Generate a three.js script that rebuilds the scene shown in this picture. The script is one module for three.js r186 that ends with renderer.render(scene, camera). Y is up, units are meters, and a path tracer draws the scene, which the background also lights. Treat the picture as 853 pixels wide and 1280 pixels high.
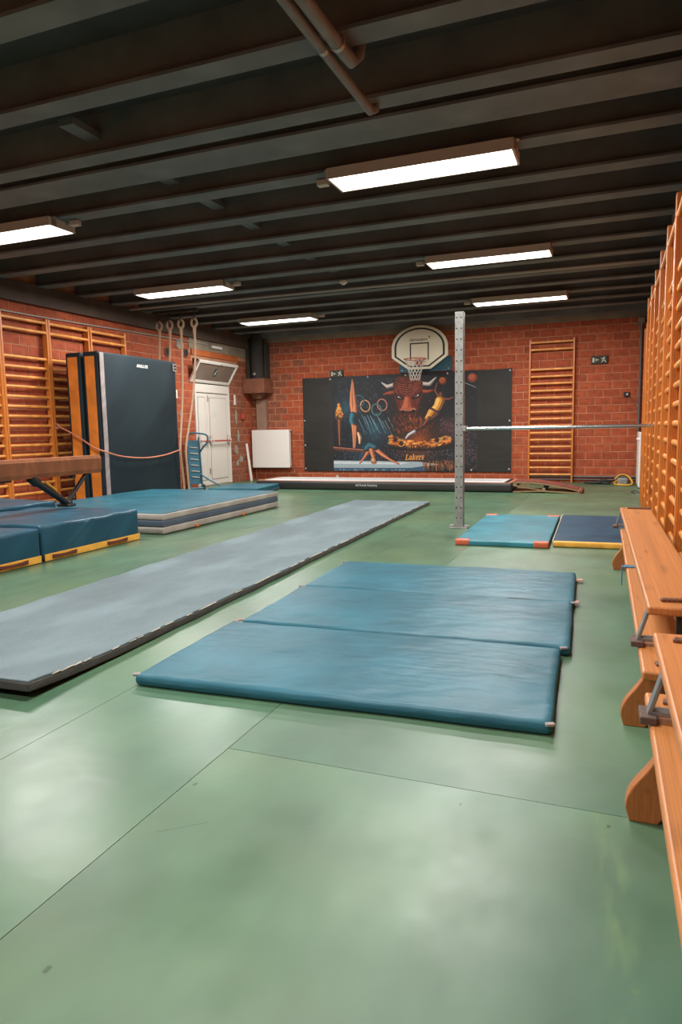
import * as THREE from 'three';
import { RoundedBoxGeometry } from 'three/addons/geometries/RoundedBoxGeometry.js';
import { mergeGeometries, mergeVertices } from 'three/addons/utils/BufferGeometryUtils.js';
import { RectAreaLightUniformsLib } from 'three/addons/lights/RectAreaLightUniformsLib.js';

// ---------------------------------------------------------------- camera, light, exposure
const scene = new THREE.Scene();
scene.background = new THREE.Color(0x050505);
const camera = new THREE.PerspectiveCamera(2 * Math.atan(640 / 860) * 180 / Math.PI, 853 / 1280, 0.05, 60);
camera.position.set(0, 1.12, 0);
camera.rotation.order = 'YXZ';
camera.rotation.set(-0.11895, 0.37712, -0.01903);
scene.add(camera);
const renderer = new THREE.WebGLRenderer({ antialias: true });
renderer.toneMapping = THREE.LinearToneMapping;
renderer.toneMappingExposure = 3.8;
renderer.shadowMap.enabled = true;
RectAreaLightUniformsLib.init();
const LAMP_RADIANCE = 21;            // of each fluorescent fitting
const LAMP_COLOR = new THREE.Color().setRGB(1.0, 0.97, 0.94);

// ---------------------------------------------------------------- helpers
let seed = 7;
const rnd = () => { seed = (seed + 0x6d2b79f5) | 0; let t = Math.imul(seed ^ (seed >>> 15), 1 | seed); t = (t + Math.imul(t ^ (t >>> 7), 61 | t)) ^ t; return ((t ^ (t >>> 14)) >>> 0) / 4294967296; };
const rr = (a, b) => a + (b - a) * rnd();
const hash = (x, y, s) => { let h = Math.imul(x | 0, 374761393) ^ Math.imul(y | 0, 668265263) ^ Math.imul(s | 0, 2147483647 - 1640531527); h = Math.imul(h ^ (h >>> 13), 1274126177); return ((h ^ (h >>> 16)) >>> 0) / 4294967296; };
function vnoise(x, y, px, py, s) {    // tileable value noise
  const x0 = Math.floor(x), y0 = Math.floor(y), fx = x - x0, fy = y - y0, u = fx * fx * (3 - 2 * fx), v = fy * fy * (3 - 2 * fy);
  const m = (a, n) => ((a % n) + n) % n, h = (i, j) => hash(m(i, px), m(j, py), s);
  return (h(x0, y0) * (1 - u) + h(x0 + 1, y0) * u) * (1 - v) + (h(x0, y0 + 1) * (1 - u) + h(x0 + 1, y0 + 1) * u) * v;
}
function fbm(u, v, fx, fy, oct, s) { let a = 0.5, r = 0, t = 0; for (let o = 0; o < oct; o++) { r += a * vnoise(u * fx, v * fy, fx, fy, s + o); t += a; a *= 0.5; fx *= 2; fy *= 2; } return r / t; }
const n3 = (x, y, s = 1) => vnoise(x, y, 4096, 4096, s);
function dataTex(w, h, f, srgb, rep = 1) {
  const d = new Uint8Array(w * h * 4);
  for (let j = 0; j < h; j++) for (let i = 0; i < w; i++) { const c = f(i / w, j / h), k = (j * w + i) * 4; const a = Array.isArray(c) ? c : [c, c, c]; for (let q = 0; q < 3; q++) d[k + q] = Math.max(0, Math.min(255, a[q] * 255)); d[k + 3] = 255; }
  const t = new THREE.DataTexture(d, w, h); t.wrapS = t.wrapT = THREE.RepeatWrapping; t.magFilter = THREE.LinearFilter; t.minFilter = THREE.LinearMipmapLinearFilter; t.generateMipmaps = true;
  if (srgb) t.colorSpace = THREE.SRGBColorSpace; t.repeat.set(rep, rep); t.needsUpdate = true; return t;
}
function heightTex(w, h, f, rep = 1) {   // smooth heights, kept as floats so that glossy surfaces show no steps
  const d = new Float32Array(w * h * 4); for (let j = 0; j < h; j++) for (let i = 0; i < w; i++) { const k = (j * w + i) * 4; d[k] = d[k + 1] = d[k + 2] = f(i / w, j / h); d[k + 3] = 1; }
  const t = new THREE.DataTexture(d, w, h, THREE.RGBAFormat, THREE.FloatType); t.wrapS = t.wrapT = THREE.RepeatWrapping; t.magFilter = t.minFilter = THREE.LinearFilter; t.repeat.set(rep, rep); t.needsUpdate = true; return t;
}
function canvasTex(w, h, draw) { const c = document.createElement('canvas'); c.width = w; c.height = h; draw(c.getContext('2d'), w, h); const t = new THREE.CanvasTexture(c); t.colorSpace = THREE.SRGBColorSpace; t.anisotropy = 8; return t; }
const rep = (t, x, y = x) => { const c = t.clone(); c.repeat.set(x, y); c.needsUpdate = true; return c; };
const lin = (r, g, b) => new THREE.Color().setRGB(r, g, b);
const std = (color, roughness, o = {}) => new THREE.MeshStandardMaterial({ color, roughness, metalness: 0, ...o });

function boxUV(g) {   // uv in metres, by the way each face points
  const p = g.attributes.position, n = g.attributes.normal, uv = new Float32Array(p.count * 2);
  for (let i = 0; i < p.count; i++) {
    const ax = Math.abs(n.getX(i)), ay = Math.abs(n.getY(i)), az = Math.abs(n.getZ(i)), x = p.getX(i), y = p.getY(i), z = p.getZ(i);
    const [a, b] = ay >= ax && ay >= az ? [x, z] : ax >= az ? [z, y] : [x, y]; uv[2 * i] = a; uv[2 * i + 1] = b;
  }
  g.setAttribute('uv', new THREE.BufferAttribute(uv, 2)); return g;
}
function prep(geos) {
  const list = (Array.isArray(geos) ? geos : [geos]).map((g) => { g = g.index ? g.toNonIndexed() : g.clone(); for (const k of Object.keys(g.attributes)) if (k !== 'position' && k !== 'normal') g.deleteAttribute(k); if (!g.attributes.normal) g.computeVertexNormals(); g.morphAttributes = {}; return g; });
  return boxUV(list.length > 1 ? mergeGeometries(list) : list[0]);
}
function mesh(name, geos, mat, parent, keep) {
  const m = new THREE.Mesh(keep ? geos : prep(geos), mat); m.name = name; m.castShadow = m.receiveShadow = true; (parent || scene).add(m); return m;
}
const used = {};
function numbered(name) { const k = used[name] = (used[name] ?? -1) + 1; return k ? name + '_' + String(k).padStart(3, '0') : name; }
function thing(name, label, category, pos = [0, 0, 0], turn = 0, group) {
  const g = new THREE.Group(); g.name = numbered(name); g.position.set(...pos); g.rotation.y = turn; g.userData = { label, category }; if (group) g.userData.group = group; scene.add(g); return g;
}
function single(name, geos, mat, label, category, group, keep) { const m = mesh(numbered(name), geos, mat, scene, keep); m.userData = { label, category }; if (group) m.userData.group = group; return m; }
function struct(name, label, category) { const g = new THREE.Group(); g.name = name; g.userData = { kind: 'structure', label, category }; scene.add(g); return g; }
const T = (g, x, y, z, rx = 0, ry = 0, rz = 0) => g.applyMatrix4(new THREE.Matrix4().compose(new THREE.Vector3(x, y, z), new THREE.Quaternion().setFromEuler(new THREE.Euler(rx, ry, rz)), new THREE.Vector3(1, 1, 1)));
const bx = (w, h, d, x = 0, y = 0, z = 0, rx = 0, ry = 0, rz = 0) => T(new THREE.BoxGeometry(w, h, d), x, y, z, rx, ry, rz);
const rb = (w, h, d, r, x = 0, y = 0, z = 0, rx = 0, ry = 0, rz = 0, s = 2) => T(new RoundedBoxGeometry(w, h, d, s, Math.min(r, w / 2.01, h / 2.01, d / 2.01)), x, y, z, rx, ry, rz);
const mm = (x0, x1, y0, y1, z0, z1, r) => (r ? rb(x1 - x0, y1 - y0, z1 - z0, r, (x0 + x1) / 2, (y0 + y1) / 2, (z0 + z1) / 2) : bx(x1 - x0, y1 - y0, z1 - z0, (x0 + x1) / 2, (y0 + y1) / 2, (z0 + z1) / 2));
const P = (a) => new THREE.Vector3(...a);
function rod(a, b, r, seg = 10, r2 = r) {
  const A = P(a), B = P(b), d = B.clone().sub(A), g = new THREE.CylinderGeometry(r2, r, d.length(), seg);
  g.applyQuaternion(new THREE.Quaternion().setFromUnitVectors(new THREE.Vector3(0, 1, 0), d.clone().normalize())); const c = A.add(B).multiplyScalar(0.5); g.translate(c.x, c.y, c.z); return g;
}
const tube = (pts, r, seg = 40, rs = 8, closed = false) => new THREE.TubeGeometry(new THREE.CatmullRomCurve3(pts.map(P), closed, 'centripetal'), seg, r, rs, closed);
const ext = (pts, depth, bev = 0) => { const s = new THREE.Shape(pts.map(([x, y]) => new THREE.Vector2(x, y))); return new THREE.ExtrudeGeometry(s, { depth, bevelEnabled: bev > 0, bevelSize: bev, bevelThickness: bev, bevelSegments: 2, curveSegments: 10 }); };
// a soft block: finely divided box with rounded edges, its surface moved by disp(x, y, z, nx, ny, nz) -> [dx, dy, dz]
function soft(w, h, d, r, nx, ny, nz, disp) {
  let g = new THREE.BoxGeometry(w, h, d, nx, ny, nz); g.deleteAttribute('uv'); g.deleteAttribute('normal'); g = mergeVertices(g, 1e-5);
  const p = g.attributes.position, I = [w / 2 - r, h / 2 - r, d / 2 - r];
  const D = [w, h, d], N = [nx, ny, nz];
  const warp = (a, k) => {   // grid lines crowd towards the edges so that the rounding has vertices
    const n = N[k], H = D[k] / 2; if (n < 5) return a; const i = Math.round((a + H) / D[k] * n), j = Math.min(i, n - i), sg = i <= n / 2 ? -1 : 1;
    if (j <= 2) return sg * (H - r * [0, 0.4, 1][j]); return -(H - r) + 2 * (H - r) * (i - 2) / (n - 4);
  };
  for (let i = 0; i < p.count; i++) {
    const v = [p.getX(i), p.getY(i), p.getZ(i)].map(warp), c = v.map((a, k) => Math.max(-I[k], Math.min(I[k], a))), q = v.map((a, k) => a - c[k]), L = Math.hypot(...q);
    let o = L > 1e-9 ? c.map((a, k) => a + q[k] / L * r) : v;
    if (disp) { const e = disp(...o); o = o.map((a, k) => a + e[k]); }
    p.setXYZ(i, ...o);
  }
  g.computeVertexNormals(); const uv = new Float32Array(p.count * 2); for (let i = 0; i < p.count; i++) { uv[2 * i] = p.getX(i) + 0.31 * p.getY(i); uv[2 * i + 1] = p.getZ(i) + p.getY(i); }
  g.setAttribute('uv', new THREE.BufferAttribute(uv, 2)); return g;
}

// ---------------------------------------------------------------- textures and materials
const tGrain = dataTex(512, 512, (u, v) => { const w = u + 0.02 * Math.sin(v * Math.PI * 4) + 0.03 * fbm(u, v, 3, 3, 2, 5); const r = 0.5 + 0.5 * Math.sin(w * Math.PI * 2 * 14 + 5 * fbm(u, v, 5, 2, 3, 9)); const f = fbm(u, v, 96, 4, 3, 21); const k = 0.70 + 0.18 * r * r + 0.26 * (f - 0.3); return [k, k * 0.97, k * 0.93]; }, true);
const tPlank = dataTex(512, 512, (u, v) => { const a = fbm(u, v, 10, 2, 3, 205), f = fbm(u, v, 110, 5, 3, 215), kn = fbm(u, v, 3, 5, 2, 225); const k = 0.86 + 0.16 * (a - 0.5) + 0.22 * (f - 0.5) - (kn > 0.78 ? (kn - 0.78) * 2.2 : 0); return [k, k * 0.97, k * 0.93]; }, true);
const tBrick = dataTex(256, 256, (u, v) => { const k = 0.80 + 0.26 * (fbm(u, v, 6, 6, 5, 33) - 0.3) - (hash(u * 256, v * 256, 3) > 0.97 ? 0.1 : 0); return [k, k * 0.97, k * 0.95]; }, true);
const tFine = dataTex(256, 256, (u, v) => 0.35 + 0.5 * fbm(u, v, 32, 32, 3, 51), false);
const tCoarse = dataTex(512, 512, (u, v) => fbm(u, v, 6, 6, 5, 61), false);
const tWrinkle = heightTex(384, 384, (u, v) => { const a = fbm(u, v, 4, 9, 4, 71), b = fbm(u, v, 5, 14, 4, 81); return 1 - Math.abs(2 * a - 1) * 0.6 - Math.abs(2 * b - 1) * 0.4; });
const tMottle = dataTex(512, 512, (u, v) => { const k = 0.86 + 0.26 * (fbm(u, v, 5, 5, 5, 91) - 0.3); return [k, k, k]; }, true);
const tVelour = dataTex(512, 512, (u, v) => { const k = 0.78 + 0.28 * (fbm(u, v, 6, 3, 4, 101) - 0.3) + 0.10 * (hash(u * 512, v * 512, 8) - 0.5); return [k, k, k]; }, true);
const floorTexel = (s) => (u, v) => { const a = fbm(u, v, 5, 5, 5, s), b = fbm(u, v, 22, 7, 3, s + 7), c = fbm(u, v, 3, 4, 3, s + 15); const k = 0.86 + 0.24 * (a - 0.5) + 0.10 * (b - 0.5); return [k * (0.96 + 0.16 * (c - 0.4)), k, k * (0.97 - 0.10 * (c - 0.5))]; };
const tFloor = dataTex(1024, 1024, floorTexel(111), true, 1 / 2.6);
const tFloorRough = dataTex(512, 512, (u, v) => { const k = 0.305 + 0.10 * (fbm(u, v, 9, 9, 5, 141) - 0.4); return [k, k, k]; }, false, 1 / 1.7);
const tFloorDull = dataTex(512, 512, (u, v) => { const k = 0.37 + 0.22 * (fbm(u, v, 9, 9, 5, 143) - 0.4); return [k, k, k]; }, false);
const tFloorBump = heightTex(512, 512, (u, v) => 0.7 * fbm(u, v, 9, 12, 4, 151) + 0.3 * fbm(u, v, 16, 7, 3, 161), 1 / 1.9);
const tTrail = canvasTex(1024, 2048, (c, w, h) => {   // 2 m x 4 m piece with a worn yellowish track and specks
  const f = floorTexel(181), im = c.createImageData(w, h);
  for (let j = 0; j < h; j++) for (let i = 0; i < w; i++) {
    const u = i / w, v = j / h, a = f(u, v * 2 % 1), x = u * 2 - 1.25, z = v * 4 - 2.02;
    const cx = 0.02 + 0.05 * Math.sin(z * 1.3 + 2.2) + 0.04 * (fbm(u, v, 2, 9, 3, 191) - 0.5), d = Math.abs(x - cx);
    const m = Math.max(0, 1 - d / (0.02 + 0.05 * fbm(u, v, 3, 30, 3, 207))) * Math.max(0, fbm(u, v, 60, 30, 4, 201) * 2.6 - 1.05) * 0.7;
    const t = [0.98, 0.93, 0.74], k = (j * w + i) * 4; for (let q = 0; q < 3; q++) im.data[k + q] = 255 * Math.min(1, a[q] * (1 - m) + 1.18 * t[q] * m); im.data[k + 3] = 255;
  }
  c.putImageData(im, 0, 0);
  for (let i = 0; i < 60; i++) { c.fillStyle = i % 2 ? 'rgba(225,235,190,0.8)' : 'rgba(60,80,60,0.45)'; c.fillRect(rnd() * w, rnd() * h, rr(2, 7), rr(2, 12)); }
  c.lineWidth = 2; for (let i = 0; i < 26; i++) { c.strokeStyle = i % 3 ? 'rgba(225,240,215,0.25)' : 'rgba(50,75,60,0.3)'; const x = rnd() * w, y = rnd() * h, a = rr(-0.6, 0.6) + Math.PI / 2; c.beginPath(); c.moveTo(x, y); c.lineTo(x + Math.cos(a) * rr(30, 140), y + Math.sin(a) * rr(30, 140)); c.stroke(); }
});
tTrail.wrapS = tTrail.wrapT = THREE.RepeatWrapping;

const FLOOR = lin(0.110, 0.203, 0.124);
const M = {
  floor: new THREE.MeshPhysicalMaterial({ color: FLOOR, map: tFloor, roughnessMap: tFloorRough, roughness: 1, bumpMap: tFloorBump, bumpScale: 0.0024 }),
  floorTrail: new THREE.MeshPhysicalMaterial({ color: FLOOR, map: tTrail, roughnessMap: tFloorRough, roughness: 1, bumpMap: tFloorBump, bumpScale: 0.0024 }),
  floorWorn: new THREE.MeshPhysicalMaterial({ color: FLOOR, map: tFloor, roughnessMap: rep(tFloorDull, 1 / 1.7), roughness: 1, bumpMap: tFloorBump, bumpScale: 0.0024 }),
  screed: std(lin(0.03, 0.04, 0.05), 0.9),
  mortar: std(lin(0.60, 0.30, 0.17), 0.95, { map: rep(tMottle, 1.2), bumpMap: rep(tFine, 5), bumpScale: 0.002 }),
  plaster: std(lin(0.42, 0.37, 0.30), 0.9, { map: rep(tMottle, 0.9), bumpMap: rep(tFine, 3), bumpScale: 0.002 }),
  concrete: std(lin(0.34, 0.28, 0.20), 0.9, { map: rep(tMottle, 0.9) }),
  bricks: [[0.50, 0.110, 0.042], [0.55, 0.122, 0.046], [0.46, 0.098, 0.038], [0.57, 0.135, 0.052], [0.52, 0.112, 0.040], [0.48, 0.112, 0.046]].map((c) => std(lin(...c), 0.85, { map: rep(tBrick, 2.3), bumpMap: rep(tFine, 6), bumpScale: 0.0015 })),
  cornerBrown: [[0.37, 0.125, 0.066], [0.39, 0.135, 0.072], [0.35, 0.118, 0.062]].map((c) => std(lin(...c), 0.92, { map: rep(tBrick, 2.3), bumpMap: rep(tFine, 6), bumpScale: 0.0015 })),  // darker, browner bricks, mixed in towards the far left corner
  ceil: std(lin(0.070, 0.083, 0.086), 0.85, { map: rep(tMottle, 0.6) }),
  beam: std(lin(0.175, 0.188, 0.188), 0.7, { map: rep(tMottle, 0.8) }),
  fascia: std(lin(0.10, 0.066, 0.046), 0.75, { map: rep(tMottle, 0.8) }),
  pipe: std(lin(0.22, 0.205, 0.19), 0.5, { map: rep(tMottle, 2) }),
  clampMetal: std(lin(0.42, 0.38, 0.34), 0.35, { metalness: 0.8 }),
  lampBody: std(lin(0.52, 0.46, 0.39), 0.5),
  lampGlow: new THREE.MeshStandardMaterial({ color: 0xffffff, emissive: lin(1.0, 0.96, 0.88), emissiveIntensity: 2.2, roughness: 0.4 }),
  pine: std(lin(0.84, 0.275, 0.047), 0.38, { map: rep(tGrain, 5, 1.1), bumpMap: rep(tFine, 4), bumpScale: 0.0004 }),
  pineRung: std(lin(0.92, 0.38, 0.085), 0.36, { map: rep(tMottle, 2) }),
  bench: std(lin(0.68, 0.275, 0.083), 0.42, { map: rep(tPlank, 4, 0.45), bumpMap: rep(tFine, 3), bumpScale: 0.0006 }),
  benchEnd: std(lin(0.52, 0.19, 0.055), 0.45, { map: rep(tPlank, 3, 3) }),
  benchDark: std(lin(0.20, 0.085, 0.040), 0.5, { map: rep(tGrain, 4, 2) }),
  steel: std(lin(0.30, 0.31, 0.31), 0.4, { metalness: 0.55, map: rep(tMottle, 3) }),
  rubberBrown: std(lin(0.10, 0.06, 0.045), 0.7),
  galv: std(lin(0.33, 0.34, 0.32), 0.42, { metalness: 0.35, map: rep(tMottle, 4) }),
  chrome: std(lin(0.62, 0.62, 0.60), 0.22, { metalness: 0.9 }),
  hole: std(lin(0.02, 0.02, 0.02), 0.9),
  blueMat: new THREE.MeshPhysicalMaterial({ color: lin(0.030, 0.140, 0.190), specularIntensity: 0.4, roughness: 0.42, map: rep(tMottle, 0.9), bumpMap: rep(tWrinkle, 0.9, 1.3), bumpScale: 0.006 }),
  blueMatDeep: new THREE.MeshPhysicalMaterial({ color: lin(0.022, 0.090, 0.138), specularIntensity: 0.4, roughness: 0.33, map: rep(tMottle, 0.9), bumpMap: rep(tWrinkle, 0.7, 0.9), bumpScale: 0.005 }),
  standFace: new THREE.MeshPhysicalMaterial({ color: lin(0.014, 0.027, 0.034), roughness: 0.6, specularIntensity: 0.5, map: rep(tMottle, 0.8) }),
    matOrange: std(lin(0.76, 0.225, 0.030), 0.5, { map: rep(tMottle, 1.4), bumpMap: rep(tWrinkle, 1.2), bumpScale: 0.003 }),
  velcro: std(lin(0.36, 0.30, 0.29), 0.8, { map: rep(tMottle, 3) }),
  yellow: std(lin(0.90, 0.47, 0.065), 0.5, { map: rep(tMottle, 3) }),
  strapRed: std(lin(0.12, 0.028, 0.018), 0.8),
  beige: std(lin(0.42, 0.38, 0.33), 0.6, { map: rep(tMottle, 1) }),
  crashBand: std(lin(0.075, 0.105, 0.150), 0.55, { map: rep(tMottle, 1) }),
  velour: std(lin(0.19, 0.262, 0.285), 0.85, { map: rep(tVelour, 0.7), bumpMap: rep(tFine, 6), bumpScale: 0.0012 }),
  foam: std(lin(0.070, 0.072, 0.064), 0.85, { map: rep(tMottle, 5), bumpMap: rep(tFine, 9), bumpScale: 0.006 }),
  fray: std(lin(0.42, 0.40, 0.34), 0.9, { map: rep(tMottle, 6) }),
  teal: new THREE.MeshPhysicalMaterial({ color: lin(0.048, 0.235, 0.300), specularIntensity: 0.4, roughness: 0.36, map: rep(tMottle, 1), bumpMap: rep(tWrinkle, 1.0), bumpScale: 0.003 }),
  navy: new THREE.MeshPhysicalMaterial({ color: lin(0.020, 0.092, 0.150), specularIntensity: 0.2, roughness: 0.34, map: rep(tMottle, 1), bumpMap: rep(tWrinkle, 1.0), bumpScale: 0.003 }),
  coral: std(lin(0.50, 0.105, 0.045), 0.5),
  suede: std(lin(0.40, 0.140, 0.052), 0.9, { map: rep(tVelour, 2), bumpMap: rep(tFine, 10), bumpScale: 0.0008 }),
  blackSteel: std(lin(0.022, 0.024, 0.024), 0.38, { metalness: 0.2 }),
  black: std(lin(0.020, 0.020, 0.019), 0.6),
  bannerVinyl: std(lin(0.022, 0.021, 0.018), 0.65, { map: rep(tMottle, 0.8), bumpMap: rep(tWrinkle, 0.5), bumpScale: 0.006 }),
  white: std(lin(0.78, 0.74, 0.69), 0.5),
  whiteDoor: std(lin(0.66, 0.61, 0.55), 0.5),
  doorGasket: std(lin(0.10, 0.08, 0.07), 0.7),
  redBar: std(lin(0.45, 0.05, 0.03), 0.45),
  darkRecess: std(lin(0.22, 0.175, 0.13), 0.85),
  paneGlass: new THREE.MeshPhysicalMaterial({ color: lin(0.30, 0.24, 0.19), roughness: 0.12, transmission: 0.45, thickness: 0, ior: 1.5 }),
  lintel: std(lin(0.62, 0.16, 0.045), 0.6, { map: rep(tMottle, 1.2) }),
  rope: std(lin(0.40, 0.25, 0.155), 0.95, { bumpMap: rep(tFine, 20), bumpScale: 0.004 }),
  redRope: std(lin(0.46, 0.16, 0.09), 0.8),
  blueFrame: std(lin(0.030, 0.135, 0.200), 0.42),
  cable: std(lin(0.36, 0.33, 0.29), 0.5),
  brownBox: std(lin(0.26, 0.095, 0.05), 0.75, { map: rep(tMottle, 1.5) }),
  sooty: std(lin(0.050, 0.043, 0.036), 0.9, { map: rep(tMottle, 1) }),
  greyColumn: std(lin(0.36, 0.22, 0.15), 0.9, { map: rep(tMottle, 0.8) }),
  board: std(lin(0.74, 0.67, 0.50), 0.5),
  rimOrange: std(lin(0.48, 0.11, 0.045), 0.45),
  net: std(lin(0.62, 0.58, 0.52), 0.9),
  blueBoard: std(lin(0.030, 0.090, 0.125), 0.6),
  trackTop: std(lin(0.56, 0.55, 0.53), 0.5), trackGrey: std(lin(0.34, 0.36, 0.38), 0.5), trackSide: std(lin(0.022, 0.022, 0.020), 0.45), trackOrange: std(lin(0.45, 0.17, 0.09), 0.55),
  carpetRed: std(lin(0.26, 0.055, 0.032), 0.9, { map: rep(tVelour, 3) }),
  plyPale: std(lin(0.52, 0.37, 0.21), 0.5, { map: rep(tGrain, 3, 3) }),
  hose: std(lin(0.66, 0.36, 0.035), 0.45),
  strapBlue: std(lin(0.05, 0.15, 0.24), 0.6), tagPink: std(lin(0.40, 0.20, 0.16), 0.7),
};

// ---------------------------------------------------------------- the room
const XL = -7.85, XR = 0.54, ZF = -14.33, ZB = 3.2, YB = 3.24, YC = 3.56;
{
  const f = struct('floor', 'glossy green vinyl sports floor in wide welded sheets', 'floor');
  mesh('subfloor', mm(XL - 0.2, XR + 0.2, -0.3, -0.006, ZF - 0.2, ZB + 0.2), M.screed, f);
  const strips = [[-7.85, -5.96], [-5.96, -3.96], [-3.96, -1.96], [-1.96, -1.25]];
  for (const [a, b] of strips) { const g = mm(a + 0.0012, b - 0.0012, -0.006, 0, ZF, ZB); mesh('vinyl_sheet', g, M.floor, f); }
  mesh('vinyl_sheet', mm(-1.2488, XR, -0.006, 0, ZF, -2.0212), M.floorWorn, f);
  const near = mesh('vinyl_sheet', mm(-1.2488, XR, -0.006, 0, -2.0188, ZB), M.floorTrail, f);
  const uv = near.geometry.attributes.uv; for (let i = 0; i < uv.count; i++) uv.setXY(i, (uv.getX(i) + 1.25) / 2, 1 - (uv.getY(i) + 2.02) / 4);
  // the same repeat for roughness and bump as elsewhere: their textures carry their own repeat, here scaled to the 2 x 4 m uv
  M.floorTrail.roughnessMap = rep(tFloorDull, 2 / 1.7, 4 / 1.7); M.floorTrail.bumpMap = rep(tFloorBump, 2 / 1.9, 4 / 1.9);
}
// bricks: shared chamfered fronts, 29 x 14 cm laid in running bond
function brickGeo(w, h, ox, oy) {
  const c = 0.004, t = 0.006, a = w / 2, b = h / 2, q = [];
  const O = [[-a, -b, 0], [a, -b, 0], [a, b, 0], [-a, b, 0]], I = [[-a + c, -b + c, t], [a - c, -b + c, t], [a - c, b - c, t], [-a + c, b - c, t]];
  const quad = (p, r, s, u) => q.push(...p, ...r, ...s, ...p, ...s, ...u); quad(...I); for (let i = 0; i < 4; i++) { const j = (i + 1) % 4; quad(O[i], O[j], I[j], I[i]); }
  const g = new THREE.BufferGeometry(); g.setAttribute('position', new THREE.Float32BufferAttribute(q, 3)); g.computeVertexNormals();
  const uv = []; for (let i = 0; i < q.length; i += 3) uv.push(q[i] + ox, q[i + 1] + oy); g.setAttribute('uv', new THREE.Float32BufferAttribute(uv, 2)); return g;
}
const brickCache = {};
const brick = (w, h, v) => brickCache[[w.toFixed(3), h.toFixed(3), v]] ||= brickGeo(w, h, v * 0.37, v * 0.61);
// wall in its own frame: s along the wall 0..len, y up, front at z = 0; holes [s0, s1, y0, y1]; rank(s, y) < 0 leaves a brick out, smaller ranks become parts first
function layBricks(wall, len, top, holes, rank, maxParts, cornerBrown = () => 0) {
  const list = [];
  for (let j = 0; j * 0.15 < top; j++) for (let i = -1; i * 0.3 < len; i++) {
    let s0 = i * 0.3 + (j % 2 ? 0.15 : 0) + 0.005, s1 = s0 + 0.29; s0 = Math.max(0.002, s0); s1 = Math.min(len - 0.002, s1);
    const y0 = j * 0.15 + 0.005, y1 = Math.min(top, y0 + 0.14); if (y1 - y0 < 0.03) continue;
    let parts = [[s0, s1]];
    for (const [a, b, c, d] of holes) if (y1 > c && y0 < d) parts = parts.flatMap(([p, q]) => (q <= a || p >= b ? [[p, q]] : [[p, Math.min(q, a)], [Math.max(p, b), q]].filter(([m, n]) => n > m)));
    for (const [p, q] of parts) if (q - p > 0.04) list.push({ s: (p + q) / 2, y: (y0 + y1) / 2, w: q - p, h: y1 - y0, r: rank((p + q) / 2, (y0 + y1) / 2), v: Math.floor(rnd() * 4), m: Math.floor(rnd() * M.bricks.length), dz: rr(-0.002, 0.002) });
  }
  list.sort((a, b) => a.r - b.r);
  const rest = M.bricks.map(() => []);
  list.forEach((k, n) => {
    if (n < maxParts) { const b = mesh('brick', brick(k.w, k.h, k.v), rnd() < cornerBrown(k.s, k.y) ? M.cornerBrown[k.m % 3] : M.bricks[k.m], wall, true); b.position.set(k.s, k.y, k.dz); }
    else rest[k.m].push(brickGeo(k.w, k.h, k.v * 0.37, k.v * 0.61).translate(k.s, k.y, k.dz));
  });
  rest.forEach((l, m) => { if (l.length) { const b = mesh('bricks', mergeGeometries(l), M.bricks[m], wall, true); b.userData.kind = 'stuff'; } });
}
{
  const w = struct('wall_far', 'red brick wall behind the dark sports banner', 'wall'); w.position.set(XL, 0, ZF);
  const len = XR - XL;
  mesh('mortar_bed', mm(-0.2, len + 0.2, -0.3, YC, -0.25, 0), M.mortar, w);
  mesh('ring_beam', mm(0, len, 3.11, YC, -0.02, 0.02), M.concrete, w);
  mesh('wall_plate', mm(0, len, 3.205, YC, 0.02, 0.26), M.beam, w);
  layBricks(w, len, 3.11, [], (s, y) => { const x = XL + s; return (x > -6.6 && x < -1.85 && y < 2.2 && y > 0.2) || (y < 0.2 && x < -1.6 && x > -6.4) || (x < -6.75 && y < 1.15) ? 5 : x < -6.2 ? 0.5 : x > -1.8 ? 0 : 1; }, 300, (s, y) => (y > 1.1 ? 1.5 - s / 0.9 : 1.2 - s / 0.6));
}
const DOOR = [-13.26, -11.92, 2.04];   // z far, z near, head height
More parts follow.
